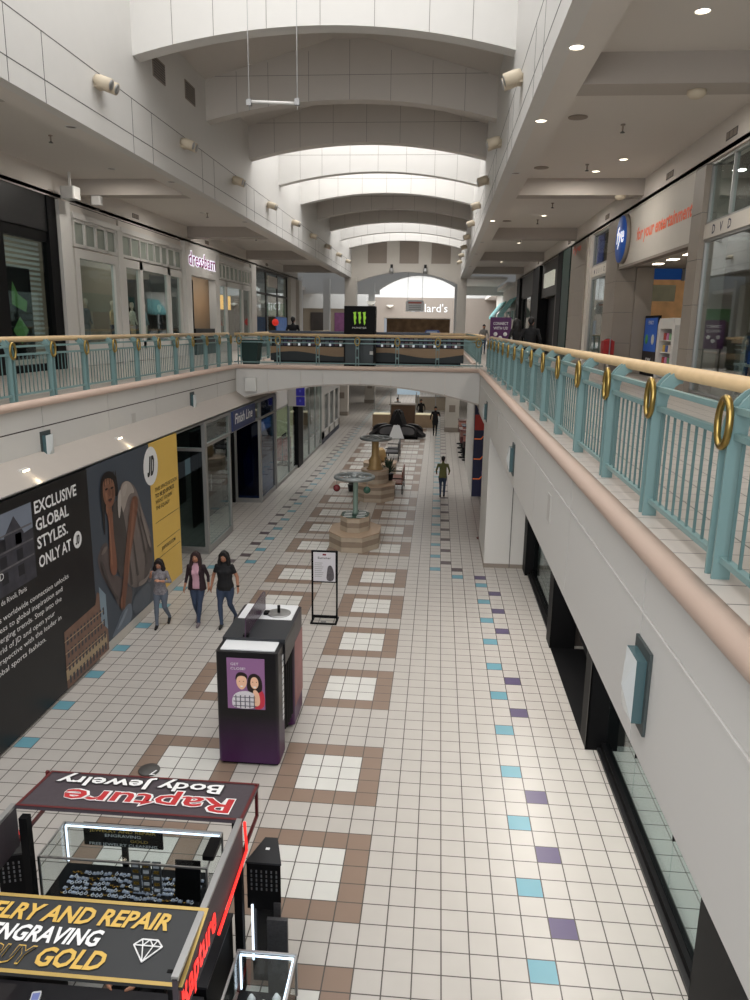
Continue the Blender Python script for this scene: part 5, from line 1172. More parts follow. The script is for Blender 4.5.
# kiosks farther back
def far_kiosk(label, x, y, w, c):
    t = thing('kiosk_counter', label, 'kiosk', (x, y, 0)); m = mat('kiosk wood %d' % c[0], c, .5, var=.12)
    g = G(); g.box(-w / 2, w / 2, -.5, .5, 0, .85, m); part('counter', g, t, world=False)
    g = G(); g.box(-w / 2, w / 2, -.5, .5, .85, 1.1, M_case); part('showcase', g, t, world=False); g = G(); g.box(-w / 2 + .05, w / 2 - .05, -.45, .45, .86, .9, mat('lit tray', (220, 205, 170), .5, emit=.5, var=.3)); part('tray', g, t, world=False)
    for q in (-1, 1): part('post', G().box(q * (w / 2 - .04) - .03, q * (w / 2 - .04) + .03, .4, .46, 1.1, 2.3, M_alum), t, world=False)
    return t
far_kiosk('left tan kiosk counter with lit tray behind massage chairs', -4.9, 44.3, 1.2, (150, 128, 102)); far_kiosk('right tan kiosk counter with lit tray behind massage chairs', -1.95, 44.6, 1.4, (160, 138, 112))
g = G(); g.ball((0, 0, 0), .5, M_shop, 4)
t = thing('kiosk_cabinet', 'brown kiosk cabinet centre between tan counters', 'kiosk', (-3.5, 46, 0)); plain(t, 'cabinet', -4.4, -2.7, 45.5, 46.5, 0, 1.35, mat('brown kiosk wood', (104, 80, 62), .5, var=.15)); plain(t, 'top', -4.5, -2.6, 45.4, 46.6, 1.35, 1.42, M_taupe)
t = thing('kiosk_sign', 'pale blue sign board raised on posts over far kiosks', 'sign', (-3.3, 50, 0)); plain(t, 'board', -4.2, -2.5, 49.95, 50.05, 1.7, 2.35, mat('pale blue board', (170, 190, 205), .4, emit=.2)); 
for x in (-4.1, -2.6): plain(t, 'post', x - .04, x + .04, 49.97, 50.03, 0, 1.7, M_alum)
t = thing('kiosk_counter', 'low green topped kiosk farthest down the hall', 'kiosk', (-1.8, 56, 0)); plain(t, 'counter', -3.0, -.4, 55.4, 56.6, 0, 1.0, M_shop); plain(t, 'canopy', -3.0, -.4, 55.4, 56.6, 2.0, 2.2, mat('olive canopy', (92, 112, 60), .5, var=.3))
for x in (-2.95, -.45): plain(t, 'post', x - .04, x + .04, 55.45, 55.53, 1.0, 2.0, M_alum)
# gumball machines by the right wall
def gumball(label, x, y, h, c, first=[None]):
    t = thing('vending_machine', label, 'vending machine', (x, y, 0), group=None); t.scale = (1.5, 1.5, 1); m = mat('machine body %d' % c[0], c, .4)
    g = G(); g.lathe([(.17, 0), (.17, .04), (.04, .06), (.04, h - .62)], M_black, 12); part('stand', g, t, world=False)
    g = G(); g.box(-.14, .14, -.14, .14, h - .62, h - .3, m); part('coin_box', g, t, world=False); g = G(); g.box(-.13, .13, -.13, .13, h - .3, h, mat('sweets %d' % c[1], (120 + c[0] % 60, 110, 100), .4, var=.6, scale=30)); part('hopper', g, t, world=False); g = G(); g.box(-.15, .15, -.15, .15, h, h + .05, m); part('lid', g, t, world=False); return t
gc = ((48, 34, 36), (92, 44, 46), (44, 52, 70), (130, 122, 116), (50, 50, 54), (96, 60, 52), (40, 40, 44), (86, 82, 80))
nm_ = ('first', 'second', 'third', 'fourth', 'fifth', 'sixth', 'seventh', 'eighth')
for k in range(8): gumball('sweet vending machine by right white wall, %s from the camera' % nm_[k], .42 - .14 * (k % 2), 31.6 + .8 * k, 1.3 + .12 * (k % 3), gc[k])
# round plate lying on the floor near the jewellery kiosk
t = thing('round_stand', 'small grey round stand with white number on floor beyond jewellery kiosk', 'stand', (-5.3, 3.25, 0)); g = G(); g.lathe([(.15, 0), (.16, .02), (.15, .035)], mat('slate disc', (84, 82, 80), .5, var=.15, scale=12), 24, c=(-5.3, 3.25)); part('disc', g, t)
lettering(t, '7', M_txtw, (-5.20, 3.22, .037), (-1, 0, 0), (0, -1, 0), h=.13, bold=.02, align='CENTER')

# ---------------------------------------------------------------- jewellery kiosk
M_meshp = mat('dark perforated panel', (70, 62, 68), .5, var=.18, scale=20); M_frame = mat('dark red frame', (96, 32, 34), .4, var=.1); M_sign = mat('graphite sign face', (46, 48, 50), .45, var=.03)
jk = thing('jewelry_kiosk', 'jewelry kiosk with sign canopy and red neon in lower left foreground', 'kiosk', (-4.0, -1.0, 0))
# far sign (faces the far side, slopes up towards the camera)
def sloped(name, x0, x1, ya, za, yb, zb, th, m, border, bm_, lab=None):
    """panel with edge a (y=ya, z=za) and edge b"""
    N = Vector((0, -(zb - za), (yb - ya))).normalized(); N = N if N.z > 0 else -N
    def P(x, q, o): return Vector((x, ya + (yb - ya) * q, za + (zb - za) * q)) + N * o
    g = G(); A = [P(x0, 0, 0), P(x1, 0, 0), P(x1, 1, 0), P(x0, 1, 0)]; B = [p - N * th for p in A]
    g.add(A + B, [(0, 1, 2, 3), (4, 7, 6, 5), (0, 4, 5, 1), (1, 5, 6, 2), (2, 6, 7, 3), (3, 7, 4, 0)], m)
    o = part(name, g, jk, lab)
    g = G(); L_ = math.hypot(yb - ya, zb - za); e = border / L_
    for (xa, xb, qa, qb) in ((x0, x1, 0, e), (x0, x1, 1 - e, 1), (x0, x0 + border, e, 1 - e), (x1 - border, x1, e, 1 - e)):
        g.add([P(xa, qa, .006), P(xb, qa, .006), P(xb, qb, .006), P(xa, qb, .006)], [(0, 1, 2, 3)], bm_)
    part('border', g, o)
    return o, P, N
so, P, N = sloped('roof_sign', -5.06, -2.84, .19, 1.98, -.50, 2.05, .03, M_meshp, .03, M_frame, 'dark sign panel reading Rapture Body Jewelry, facing away')
UPd = (P(0, 1, 0) - P(0, 0, 0)).normalized()   # text top points at the camera side
RTd = Vector((-1, 0, 0))
def on(P_, x, q, o=.008): return tuple(P_(x, q, o))
lettering(so, 'Rapture', M_txtw, on(P, -2.99, .5), RTd, UPd, h=.27, w=1.72, bold=.045); lettering(so, 'Rapture', mat('crimson lettering', (176, 40, 44), .4, emit=.15, var=0), on(P, -3.0, .51, .011), RTd, UPd, h=.26, w=1.70, bold=.012)
lettering(so, 'Body Jewelry', M_txtk, on(P, -3.17, .13), RTd, UPd, h=.19, w=1.74, bold=.05); lettering(so, 'Body Jewelry', M_txtw, on(P, -3.18, .14, .011), RTd, UPd, h=.18, w=1.72, bold=.02)
M_gb = mat('gold border', (186, 158, 92), .35, .3)
so, P, N = sloped('roof_sign', -5.06, -2.82, -2.24, 1.96, -1.60, 2.06, .03, M_sign, .03, M_gb, 'black sign panel with gold border facing the camera')
UPd = (P(0, 1, 0) - P(0, 0, 0)).normalized(); RTd = Vector((1, 0, 0))
lettering(so, 'JEWELRY AND REPAIR', M_gold, on(P, -3.08, .66), RTd, UPd, h=.145, w=1.80, bold=.03, shear=.25, align='RIGHT')
lettering(so, 'ENGRAVING', M_txtw, on(P, -3.55, .39), RTd, UPd, h=.135, w=.90, bold=.03, shear=.25, align='RIGHT')
lettering(so, 'GOLD', M_gold, on(P, -3.45, .11), RTd, UPd, h=.15, w=.52, bold=.03, shear=.25, align='RIGHT')
lettering(so, 'WE BUY', M_gold, on(P, -4.0, .11), RTd, UPd, h=.15, w=.66, bold=.03, shear=.25, align='RIGHT'); lettering(so, 'WE BUY', M_sign, on(P, -4.006, .118, .012), RTd, UPd, h=.137, w=.648, bold=.012, shear=.25, align='RIGHT')
g = G(); dm = lambda a, b: P(-3.18 + a, .40 + b / .65, .01)
dia = [(-.11, .03), (-.06, .08), (.06, .08), (.11, .03), (0, -.10)]
for i in range(5): g.tube([dm(*dia[i]), dm(*dia[(i + 1) % 5])], .006, M_txtw, 5)
for a, b in (((-.11, .03), (.11, .03)), ((-.04, .03), (0, -.10)), ((.04, .03), (0, -.10)), ((-.04, .03), (-.06, .08)), ((-.04, .03), (0, .08)), ((.04, .03), (0, .08)), ((.04, .03), (.06, .08))): g.tube([dm(*a), dm(*b)], .005, M_txtw, 5)
part('diamond_emblem', g, so, 'white line drawn diamond')
# side fascias
for x, s in ((-2.85, 1), (-5.1, -1)):
    g = G(); a, b = sorted((x, x - s * .04)); g.box(a, b, -2.25, -.48, 1.6, 2.04, M_meshp); f_o = part('side_fascia', g, jk)
    g = G(); a, b = sorted((x + s * .008, x - s * .045)); g.box(a, b, -2.25, -.48, 2.03, 2.06, M_steel); part('top_rail', g, f_o)
    g = G(); g.tube([(x + s * .02, -.45, 2.0), (x + s * .02, -.40, 1.66), (x + s * .02, -1.35, 1.585)], .014, M_red, 6); part('red_neon', g, f_o, 'red neon tube')
    g = G(); g.box(min(x, x - s * .03), max(x, x - s * .03), -.5, .17, 1.62, 1.65, M_frame); g.box(min(x, x - s * .03), max(x, x - s * .03), .14, .17, 1.62, 2.0, M_frame); part('bracket', g, f_o)
    if s > 0: lettering(f_o, 'Rapture', mat('neon red lettering', (240, 50, 44), .4, emit=1.2, var=0), (x + .006, -2.2, 1.68), (0, 1, 0), Z_, h=.26, w=.84, bold=.03)
for x, y in ((-2.93, -.36), (-4.94, -.55), (-2.93, -2.1), (-4.94, -2.1)): plain(jk, 'post', x - .04, x + .04, y - .04, y + .04, 0, 1.98, M_black)
# main showcase inside the kiosk
def showcase(label, x0, x1, y0, y1, zb, z1, led=True):
    t = thing('showcase', label, 'showcase', ((x0 + x1) / 2, (y0 + y1) / 2, 0))
    plain(t, 'cabinet', x0, x1, y0, y1, 0, zb, M_black)
    plain(t, 'tray', x0 + .03, x1 - .03, y0 + .03, y1 - .03, zb, zb + .02, mat('black velvet', (14, 14, 18), .9, var=0))
    e = .004
    for nm, bx_ in (('front_glass', (x0, x1, y0, y0 + e)), ('back_glass', (x0, x1, y1 - e, y1)), ('side_glass', (x0, x0 + e, y0, y1)), ('side_glass', (x1 - e, x1, y0, y1))): plain(t, nm, *bx_, zb, z1, M_case)
    plain(t, 'top_glass', x0, x1, y0, y1, z1, z1 + e, M_case)
    g = G()
    for x in (x0, x1):
        for y in (y0, y1): g.box(x - .01, x + .01, y - .01, y + .01, zb, z1 + .008, M_steel)
    for y in (y0, y1): g.box(x0, x1, y - .01, y + .01, z1 - .005, z1 + .012, M_steel)
    for x in (x0, x1): g.box(x - .01, x + .01, y0, y1, z1 - .005, z1 + .012, M_steel)
    part('frame', g, t)
    if led:
        g = G(); g.box(x0 + .02, x1 - .02, y1 - .03, y1 - .016, z1 - .024, z1 - .01, M_led); g.box(x0 + .02, x0 + .035, y1 - .04, y1 - .02, zb + .05, z1 - .02, M_led); part('led_strip', g, t, 'white led strip')
    return t
M_gem = mat('silver sparkle', (210, 214, 222), .2, .6, emit=.12, var=0); M_gem2 = mat('blue sparkle', (176, 186, 206), .2, .5, emit=.1, var=0); M_ring = mat('gold sparkle', (210, 170, 90), .25, .8, var=0)
showcase('long glass showcase of jewelry inside kiosk lit by white strip', -5.02, -3.28, -.26, .28, .80, 1.3)
rnd = random.Random(5); nj = 0
def jewel(x, y, z, kind, label, group):
    g = G()
    if kind == 0: g.tube([(x + .016 * math.cos(a), y + .016 * math.sin(a), z + .012) for a in np.linspace(0, 2 * PI, 11)[:-1]], .005, M_gem, 5, closed=True); g.ball((x, y + .016, z + .02), .009, M_gem2, 4)
    elif kind == 1: g.box(x - .02, x + .02, y - .015, y + .015, z, z + .012, M_gem2); g.ball((x, y, z + .018), .01, M_gem, 4)
    else: g.tube([(x - .02, y, z + .01), (x, y - .02, z + .01), (x + .02, y, z + .01)], .005, M_ring, 5); g.ball((x, y - .02, z + .014), .009, M_ring, 4)
    solo('jewelry_piece', g, label, 'jewelry', group)
for k in range(170):
    jewel(-4.86 + (k % 34) * .042 + rnd.random() * .012, -.2 + (k // 34) * .075 + rnd.random() * .03, .822, rnd.choice((0, 0, 1, 1, 2)), 'tiny silver jewelry piece lying on black tray of long showcase', 'jewelry pieces on the black tray of the long showcase')
for k in range(3):
    t = thing('display_rack', 'upright clear display rack of carded jewelry, %s from left in long showcase' % ('first', 'second', 'third')[k], 'rack', (-4.08 + .11 * k, -.1, .82)); g = G(); g.box(-.045, .045, -.01, .01, 0, .38, mat('smoky rack', (70, 72, 76), .3, var=.3, scale=30)); part('board', g, t, world=False)
    for q in range(5):
        g = G(); g.box(-.03, .03, -.018, -.012, .04 + .07 * q, .075 + .07 * q, M_ring if (q + k) % 2 else M_gem); part('card', g, t, world=False)
solo('tablet_stand', G().ext([(-.16, .82), (-.12, .82), (-.08, 1.24), (-.10, 1.25)], 0, -3.66, -3.40, M_black), 'black tablet stand at right end of long showcase', 'tablet')
t = thing('price_sign', 'black sign with gold lettering behind far glass of long showcase', 'sign', (-4.3, .33, 0)); plain(t, 'panel', -4.83, -3.95, .31, .33, 1.02, 1.29, M_black); plain(t, 'post', -4.42, -4.36, .32, .36, 0, 1.02, M_black)
for k, (s_, w) in enumerate((('JEWELRY AND REPAIR', .74), ('ENGRAVING', .4), ('GOLD', .2), ('FREE JEWELRY CLEANING', .76))): lettering(t, s_, M_gold if k % 2 == 0 else M_txtw, (-4.39 + (.18 if k == 2 else 0), .308, 1.195 - .055 * k), (1, 0, 0), Z_, h=.035, w=w, align='CENTER', bold=.01)
solo('black_box', G().rbox(-3.36, -3.24, -.16, .14, 1.312, 1.36, .02, M_black), 'small flat black box lying on right end of long showcase', 'box')
# towers
M_chain = mat('dull chain', (120, 122, 126), .35, .6, var=0)
def tower(label, x, y, rz=0):
    t = thing('display_tower', label, 'display tower', (x, y, 0), rz)
    g = G(); P5 = [(-.17, -.16), (.17, -.16), (.17, .1), (.05, .22), (-.05, .22)]; P5 = [(-.17, -.16), (.17, -.16), (.06, .2), (-.06, .2)]
    g.prism(P5, .9, 1.42, M_black); g.prism([(-.14, -.12), (.14, -.12), (.06, .16), (-.06, .16)], 0, .9, mat('dark gloss', (20, 20, 22), .2, var=0)); part('cabinet', g, t, world=False)
    g = G(); g.prism([(-.18, -.17), (.18, -.17), (.065, .21), (-.065, .21)], 1.42, 1.44, mat('graphite lid', (36, 37, 40), .35, var=0)); g.box(-.02, .02, .02, .05, 1.44, 1.444, M_txtw); part('lid', g, t, world=False)
    g = G()
    for k in range(6):
        for q in range(5): g.box(-.13 + .05 * k, -.115 + .05 * k, -.168, -.162, 1.12 + .05 * q, 1.15 + .05 * q, M_chain if (k + q) % 3 else M_joint)
    g.box(-.14, .12, -.164, -.158, 1.11, 1.36, M_black); part('chain_board', g, t, world=False)
    g = G(); g.box(.1, .17, -.19, -.17, .3, 1.0, mat('punched plate', (62, 62, 64), .4, var=.5, scale=40)); g.tube([(-.12, -.17, .3), (-.12, -.17, .95)], .012, M_led, 6); part('side_plate', g, t, world=False); return t
tower('black tapered jewelry tower with lid standing right of kiosk', -2.70, -.12, 0); tower('black tapered jewelry tower standing left behind kiosk post', -5.22, -.25, .3)
solo('punched_stand', G().box(-2.62, -2.42, -.52, -.48, 0, 1.0, MATS['punched plate']), 'punched dark metal stand before right jewelry tower', 'stand')
t = showcase('smaller glass showcase with led edges at right front of kiosk', -2.78, -2.25, -2.6, -.96, .62, 1.05)
part('led_strip', G().box(-2.28, -2.26, -2.58, -.98, 1.01, 1.03, M_led), t, 'white led strip')
for k in range(90):
    jewel(-2.72 + (k % 10) * .045 + rnd.random() * .015, -2.3 + (k // 10) * .14 + rnd.random() * .05, .642, rnd.choice((0, 1, 1, 2)), 'tiny silver jewelry piece lying on black tray of smaller showcase', 'jewelry pieces on the black tray of the smaller showcase')
for k, (x, y) in enumerate(((-2.62, -1.15), (-2.5, -1.2), (-2.40, -1.12), (-2.6, -1.4), (-2.42, -1.38))):
    t = thing('jewelry_stand', 'small white jewelry bust in smaller showcase, %s from far end' % ('first', 'second', 'third', 'fourth', 'fifth')[k], 'stand', (x, y, .642)); part('bust', G().lathe([(.035, 0), (.03, .01), (.012, .03), (.04, .09), (.015, .14)], M_wtop, 10), t, world=False); part('chain', G().tube([(.03 * math.cos(a), .02 * math.sin(a) - .01, .09 + .02 * math.sin(a)) for a in np.linspace(0, 2 * PI, 13)[:-1]], .004, M_ring, 5, closed=True), t, world=False)
solo('cream_box', G().box(-2.5, -2.32, -1.75, -1.6, .642, .74, M_beige), 'cream cardboard box inside smaller showcase', 'box')
# inside work counter, till, phone, clerk's chair
t = thing('work_counter', 'black work counter inside kiosk under the gold bordered sign', 'counter', (-4.0, -2.0, 0)); plain(t, 'cabinet', -4.85, -3.02, -2.7, -1.32, 0, .85, M_black); plain(t, 'top', -4.88, -3.0, -2.72, -1.3, .85, .88, M_blk)
t = thing('card_reader', 'pale handheld card reader on black work counter', 'card reader', (-4.42, -1.50, .88), .25); part('body', G().rbox(-.04, .04, -.09, .09, 0, .03, .015, M_wtop), t, world=False); part('screen', G().box(-.03, .03, 0, .07, .03, .032, mat('lcd', (110, 120, 170), .3, emit=.4, var=0)), t, world=False)
for k in range(9): pass
t = thing('side_counter', 'black side counter along right inner side of kiosk', 'counter', (-3.12, -1.0, 0)); plain(t, 'cabinet', -3.24, -2.99, -1.26, -.42, 0, .92, M_black); plain(t, 'top', -3.25, -2.98, -1.27, -.41, .92, .945, M_blk)
t = thing('side_counter', 'black side counter along left inner side of kiosk', 'counter', (-4.8, -1.0, 0)); plain(t, 'cabinet', -4.98, -4.62, -1.26, -.62, 0, .92, M_black); plain(t, 'top', -4.99, -4.61, -1.27, -.61, .92, .945, M_blk)
t = thing('office_chair', 'black chair inside kiosk behind work counter, under seated vendor', 'chair', (-3.75, -.78, 0)); part('seat', G().rbox(-.25, .25, -.25, .25, .45, .53, .08, M_black), t, world=False); part('backrest', G().rbox(-.25, .25, .2, .27, .55, .95, .03, M_black), t, world=False); part('column', G().lathe([(.25, 0), (.25, .03), (.03, .06), (.03, .45)], M_black, 12), t, world=False)

# ---------------------------------------------------------------- people
def loft(rings, m_, n=16):
    """closed surface from rings (centre, rx, ry, (optional) tilt)"""
    g = G(); vs = []
    for (c, rx, ry) in rings:
        for j in range(n):
            a = 2 * PI * j / n; vs.append((c[0] + rx * math.cos(a), c[1] + ry * math.sin(a), c[2]))
    k = len(rings); fs = [(i * n + j, i * n + (j + 1) % n, (i + 1) * n + (j + 1) % n, (i + 1) * n + j) for i in range(k - 1) for j in range(n)]
    fs += [tuple(range(n))[::-1], tuple(range((k - 1) * n, k * n))]
    g.add(vs, fs, m_, True); return g
def fuse(gs, voxel, name, smooth_it=4):
    g = G()
    for h in gs: g.add(h.v, h.f, M_black)
    me = g.mesh(name); ob = bpy.data.objects.new(name, me); COL.objects.link(ob)
    r = ob.modifiers.new('r', 'REMESH'); r.mode = 'VOXEL'; r.voxel_size = voxel; r.use_smooth_shade = True
    s_ = ob.modifiers.new('s', 'SMOOTH'); s_.factor = .5; s_.iterations = smooth_it
    dg = bpy.context.evaluated_depsgraph_get(); dg.update(); out = bpy.data.meshes.new_from_object(ob.evaluated_get(dg)); bpy.data.objects.remove(ob)
    out.name = name; out.materials.clear(); return out
def limb(pts, rs, n=10):
    g = G(); pts = [Vector(p) for p in pts]; g.tube(pts, rs, M_black, n)
    for p, r in zip(pts, rs): g.ball(p, r * .98, M_black, 6)
    return g
def person(label, loc, rz, H, J, C, hair, voxel=.012, female=True, fingers=True, scale=None, group=None, extras=None):
    """J: joint targets in a body frame of height 1.7 facing -y; C: materials for skin, top, sleeve, bottom, shoe"""
    k = H / 1.7; gs = []; reg = []   # reg: (points, radius, material)
    V = Vector
    def R_(pts, r, m): reg.append((np.array([tuple(p) for p in pts]), np.array(r if isinstance(r, (list, tuple)) else [r] * len(pts)), m))
    hip = V(J.get('hip', (0, 0, .90))); chest = V(J.get('chest', (0, -.01, 1.24))); neck = V(J.get('neck', (0, -.02, 1.43))); head = V(J.get('head', (0, -.045, 1.575)))
    sw = .165 if female else .19; hw = .105
    # torso
    def lerp(a, b, t): return a + (b - a) * t
    waist = lerp(hip, chest, .45); b_ = J.get('bulk', 1.0)
    rings = [(hip + V((0, 0, -.10)), .125 * b_, .10 * b_), (hip, .165 * b_, .118 * b_), (waist, (.132 if female else .15) * b_, .1 * b_), (lerp(waist, chest, .55), .145 * b_, .108 * b_), (chest + V((0, 0, .02)), .158 * b_, .112 * b_), (lerp(chest, neck, .55), .155, .092), (lerp(chest, neck, .88), .09, .07), (neck, .055, .056), (neck + V((0, -.01, .05)), .05, .052)]
    gs.append(loft(rings, M_black)); 
    tops = [r for r in rings[1:7]]; R_([r[0] for r in tops], [min(r[1], .15) for r in tops], C['top']); R_([rings[0][0], lerp(rings[0][0], hip, .6)], [.13, .13], C['bottom']); R_([neck + V((0, -.01, .02))], [.06], C['skin'])
    if female:
        for q in (-1, 1): gs.append(G().ball(chest + V((q * .07, -.075, -.005)), .068, M_black, 7)); 
    for q in (-1, 1): gs.append(G().ball(hip + V((q * .08, .05, -.04)), .095, M_black, 7))
    R_([chest + V((0, -.1, 0)), chest + V((.08, -.1, -.03)), chest + V((-.08, -.1, -.03))], [.06] * 3, C.get('inner', C['top']))
    # head
    hx = V(J.get('face', (0, -1, 0))).normalized(); side = hx.cross(V((0, 0, 1))).normalized(); upv = side.cross(hx)
    def hp(a, b, c): return head + side * a + hx * b + upv * c
    g = G(); vs = []
    gs.append(G().ball(head + upv * .025 - hx * .012, .098, M_black, 10, rx=(.80, .98, 1.02)))
    gs.append(limb([hp(0, .035, -.01), hp(0, .03, -.075)], [.062, .04])); gs.append(limb([hp(-.03, .03, -.06), hp(.03, .03, -.06)], [.035, .035]))
    gs.append(limb([hp(0, .085, .012), hp(0, .104, -.022)], [.011, .016], 6))
    for q in (-1, 1): gs.append(G().ball(hp(q * .078, -.005, -.01), .024, M_black, 6, rx=(.5, .8, 1.2)))
    gs.append(limb([neck + V((0, 0, -.02)), hp(0, -.02, -.05)], [.052, .048]))
    R_([head, hp(0, .04, -.05), hp(0, .09, -.01)], [.1, .05, .03], C['skin'])
    # arms
    for q, nm in ((-1, 'R'), (1, 'L')):
        sh = lerp(chest, neck, .62) + V((q * sw, .0, 0)); el = V(J['elbow' + nm]); wr = V(J['wrist' + nm])
        gs.append(limb([lerp(chest, neck, .6) + V((q * .08, 0, 0)), sh, lerp(sh, el, .5), el], [.06, .056, .046, .040])); gs.append(limb([el, lerp(el, wr, .4), wr], [.040, .037, .026]))
        st = J.get('sleeve', .55)
        A = [sh, lerp(sh, el, .25), lerp(sh, el, .5), lerp(sh, el, .75), el, lerp(el, wr, .25), lerp(el, wr, .5), lerp(el, wr, .75), lerp(el, wr, .95)]
        for i, p in enumerate(A):
            R_([p], [.05 if i < 4 else .036], C['sleeve'] if i / 8 <= st else C['skin'])
        # hand
        d = (wr - el).normalized(); d2 = V(J.get('hand' + nm, tuple(d))).normalized(); inn = V((-q, 0, 0)); pn = (inn - d2 * inn.dot(d2)); pn = pn.normalized() if pn.length > .1 else V((0, -1, 0)); ac = d2.cross(pn)   # ac: across the palm
        pal = wr + d2 * .05
        gs.append(limb([wr - d2 * .005, wr + d2 * .035, wr + d2 * .075], [.026, .031, .028], 8)); gs.append(limb([pal - ac * .02, pal + ac * .02], [.02, .02], 6))
        R_([wr + d2 * .03, wr + d2 * .08, wr + d2 * .13], [.035, .035, .03], C['skin'])
        if fingers:
            for fi, (o, l) in enumerate(((-.030, .062), (-.010, .074), (.011, .070), (.030, .054))):
                b0 = wr + d2 * .075 + ac * o; b1 = b0 + d2 * l * .45 + pn * .006; b2 = b1 + (d2 * .8 + pn * .6).normalized() * l * .32; b3 = b2 + (d2 * .5 + pn * .85).normalized() * l * .25
                gs.append(limb([b0, b1, b2, b3], [.0105, .0098, .009, .0078], 6))
            s_ = -1 if (ac.y > 0) else 1
            t0 = wr + d2 * .03 + ac * s_ * .026; t1 = t0 + (d2 * .6 + ac * s_ * .7 + pn * .25).normalized() * .034; gs.append(limb([t0, t1, t1 + (d2 * .9 + pn * .3).normalized() * .028], [.0125, .0115, .009], 6))
    # legs
    for q, nm in ((-1, 'R'), (1, 'L')):
        hp_ = hip + V((q * hw * .82, .0, -.06)); kn = V(J['knee' + nm]); an = V(J['ankle' + nm])
        gs.append(limb([hp_, lerp(hp_, kn, .35), lerp(hp_, kn, .75), kn], [.098 * b_, .088 * b_, .066, .058])); gs.append(limb([kn, lerp(kn, an, .3), lerp(kn, an, .75), an], [.058, .058, .044, .040]))
        n_ = 8; pts = [lerp(hp_, kn, i / n_) for i in range(n_ + 1)] + [lerp(kn, an, i / n_) for i in range(1, n_ + 1)]
        R_(pts, [.08] * (n_ + 1) + [.05] * n_, C['bottom'])
        fd = V(J.get('foot' + nm, (0, -1, -.1))).normalized(); heel = an + V((0, 0, -.045)) - fd * .04; toe = an + fd * .16 + V((0, 0, -.055))
        gs.append(limb([an + V((0, 0, -.01)), an + fd * .02 + V((0, 0, -.04)), lerp(heel, toe, .65), toe], [.042, .044, .042, .032], 8)); gs.append(G().ball(heel, .038, M_black, 6))
        R_([heel, an + fd * .03 + V((0, 0, -.05)), lerp(heel, toe, .6), toe], [.045, .045, .04, .035], C['shoe'])
    me = fuse(gs, voxel, 'body')
    # materials by region
    mats = []
    for r in reg:
        if r[2] not in mats: mats.append(r[2])
    for m in mats: me.materials.append(m)
    fc = np.array([tuple(p.center) for p in me.polygons]); best = np.full(len(fc), 9.0); idx = np.zeros(len(fc), int)
    for pts, rr, m in reg:
        d = (np.linalg.norm(fc[:, None, :] - pts[None], axis=2) - rr[None]).min(axis=1); w = d < best; best[w] = d[w]; idx[w] = mats.index(m)
    if 'inner' in C:
        it = mats.index(C['inner']); tp = mats.index(C['top'])
        for i in range(len(fc)):
            if idx[i] in (tp, it): idx[i] = it if (C['inner'] != C['top'] and abs(fc[i, 0]) < .078 and fc[i, 1] < -.03 and .86 < fc[i, 2] < 1.46) else tp
    me.polygons.foreach_set('material_index', idx.tolist()); me.polygons.foreach_set('use_smooth', [True] * len(fc))
    zmin = min(v.co.z for v in me.vertices); S_ = Matrix.Diagonal((k, k, k, 1)) @ Matrix.Translation((0, 0, -zmin))
    t = thing('person', label, 'person', loc, rz, group); me.transform(S_); part('body', me, t, world=False)
    def sub(nm, g, lab=None):
        m2 = g if not isinstance(g, G) else g.mesh(nm); m2.transform(S_); return part(nm, m2, t, lab, world=False)
    # face
    for q in (-1, 1):
        g = G(); g.ball(hp(q * .032, .083, .018), .0095, mat('eye white', (196, 188, 182), .4, var=0), 6, rx=(1.3, .6, .7)); e = sub('eye', g); g = G(); g.ball(hp(q * .032, .091, .018), .006, M_black, 5); m2 = g.mesh('pupil'); m2.transform(S_); part('pupil', m2, e, world=False)
        g = G(); g.tube([hp(q * .016, .092, .036), hp(q * .033, .091, .041), hp(q * .05, .078, .036)], .004, M_black, 5); sub('eyebrow', g)
    g = G(); g.tube([hp(-.022, .086, -.052), hp(0, .094, -.050), hp(.022, .086, -.052)], .006, mat('lips', (150, 84, 80), .5, var=0), 6); sub('mouth', g)
    # hair: balls and strands fused
    hg = [G().ball(hp(0, -.022, .045), .104, M_black, 10, rx=(.86, .98, .98))]
    for (pts, rs) in hair['locks']: hg.append(limb([hp(*p) for p in pts], rs, 8))
    hm = fuse(hg, .014, 'hair', 2)
    # keep the face clear
    hm.materials.append(hair['mat']); hm.polygons.foreach_set('use_smooth', [True] * len(hm.polygons)); sub('hair', hm)
    if extras: extras(t, S_, hp, sub, J)
    return t
SK1 = mat('skin', (176, 126, 100), .5, var=.04); SK2 = mat('skin tan', (160, 112, 88), .5, var=.04)
def long_hair(L, w=.05): # shoulder length or longer, parted
    lk = []
    for q in (-1, 1):
        lk += [([(q * .02, .055, .125), (q * .07, .045, .06), (q * .088, .015, -.03), (q * .098, .0, -.12), (q * .10, .01, -.12 - L)], [.03, .032, .036, w, w * .7]), ([(q * .05, -.07, .05), (q * .07, -.08, -.08), (q * .08, -.07, -.14 - L)], [.05, .055, w * .8])]
    lk += [([(0, -.09, .05), (0, -.1, -.08), (0, -.09, -.15 - L)], [.06, .065, .055])]
    return lk
J_walk = dict(elbowR=(-.25, .05, 1.12), elbowL=(.25, .03, 1.12), wristR=(-.27, -.06, .90), wristL=(.27, -.02, .89), kneeR=(-.09, -.10, .49), ankleR=(-.09, -.14, .09), kneeL=(.085, -.02, .49), ankleL=(.085, .20, .14), footL=(0, -1, -.5))
DEN = mat('blue denim', (50, 62, 84), .8, var=.18, scale=8); DENG = mat('grey denim', (92, 100, 112), .8, var=.15, scale=8); SHB = mat('black shoe', (24, 24, 26), .5, var=0)
def checked(name):
    m = mat(name, (124, 120, 124), .8, var=.75, scale=34); return m
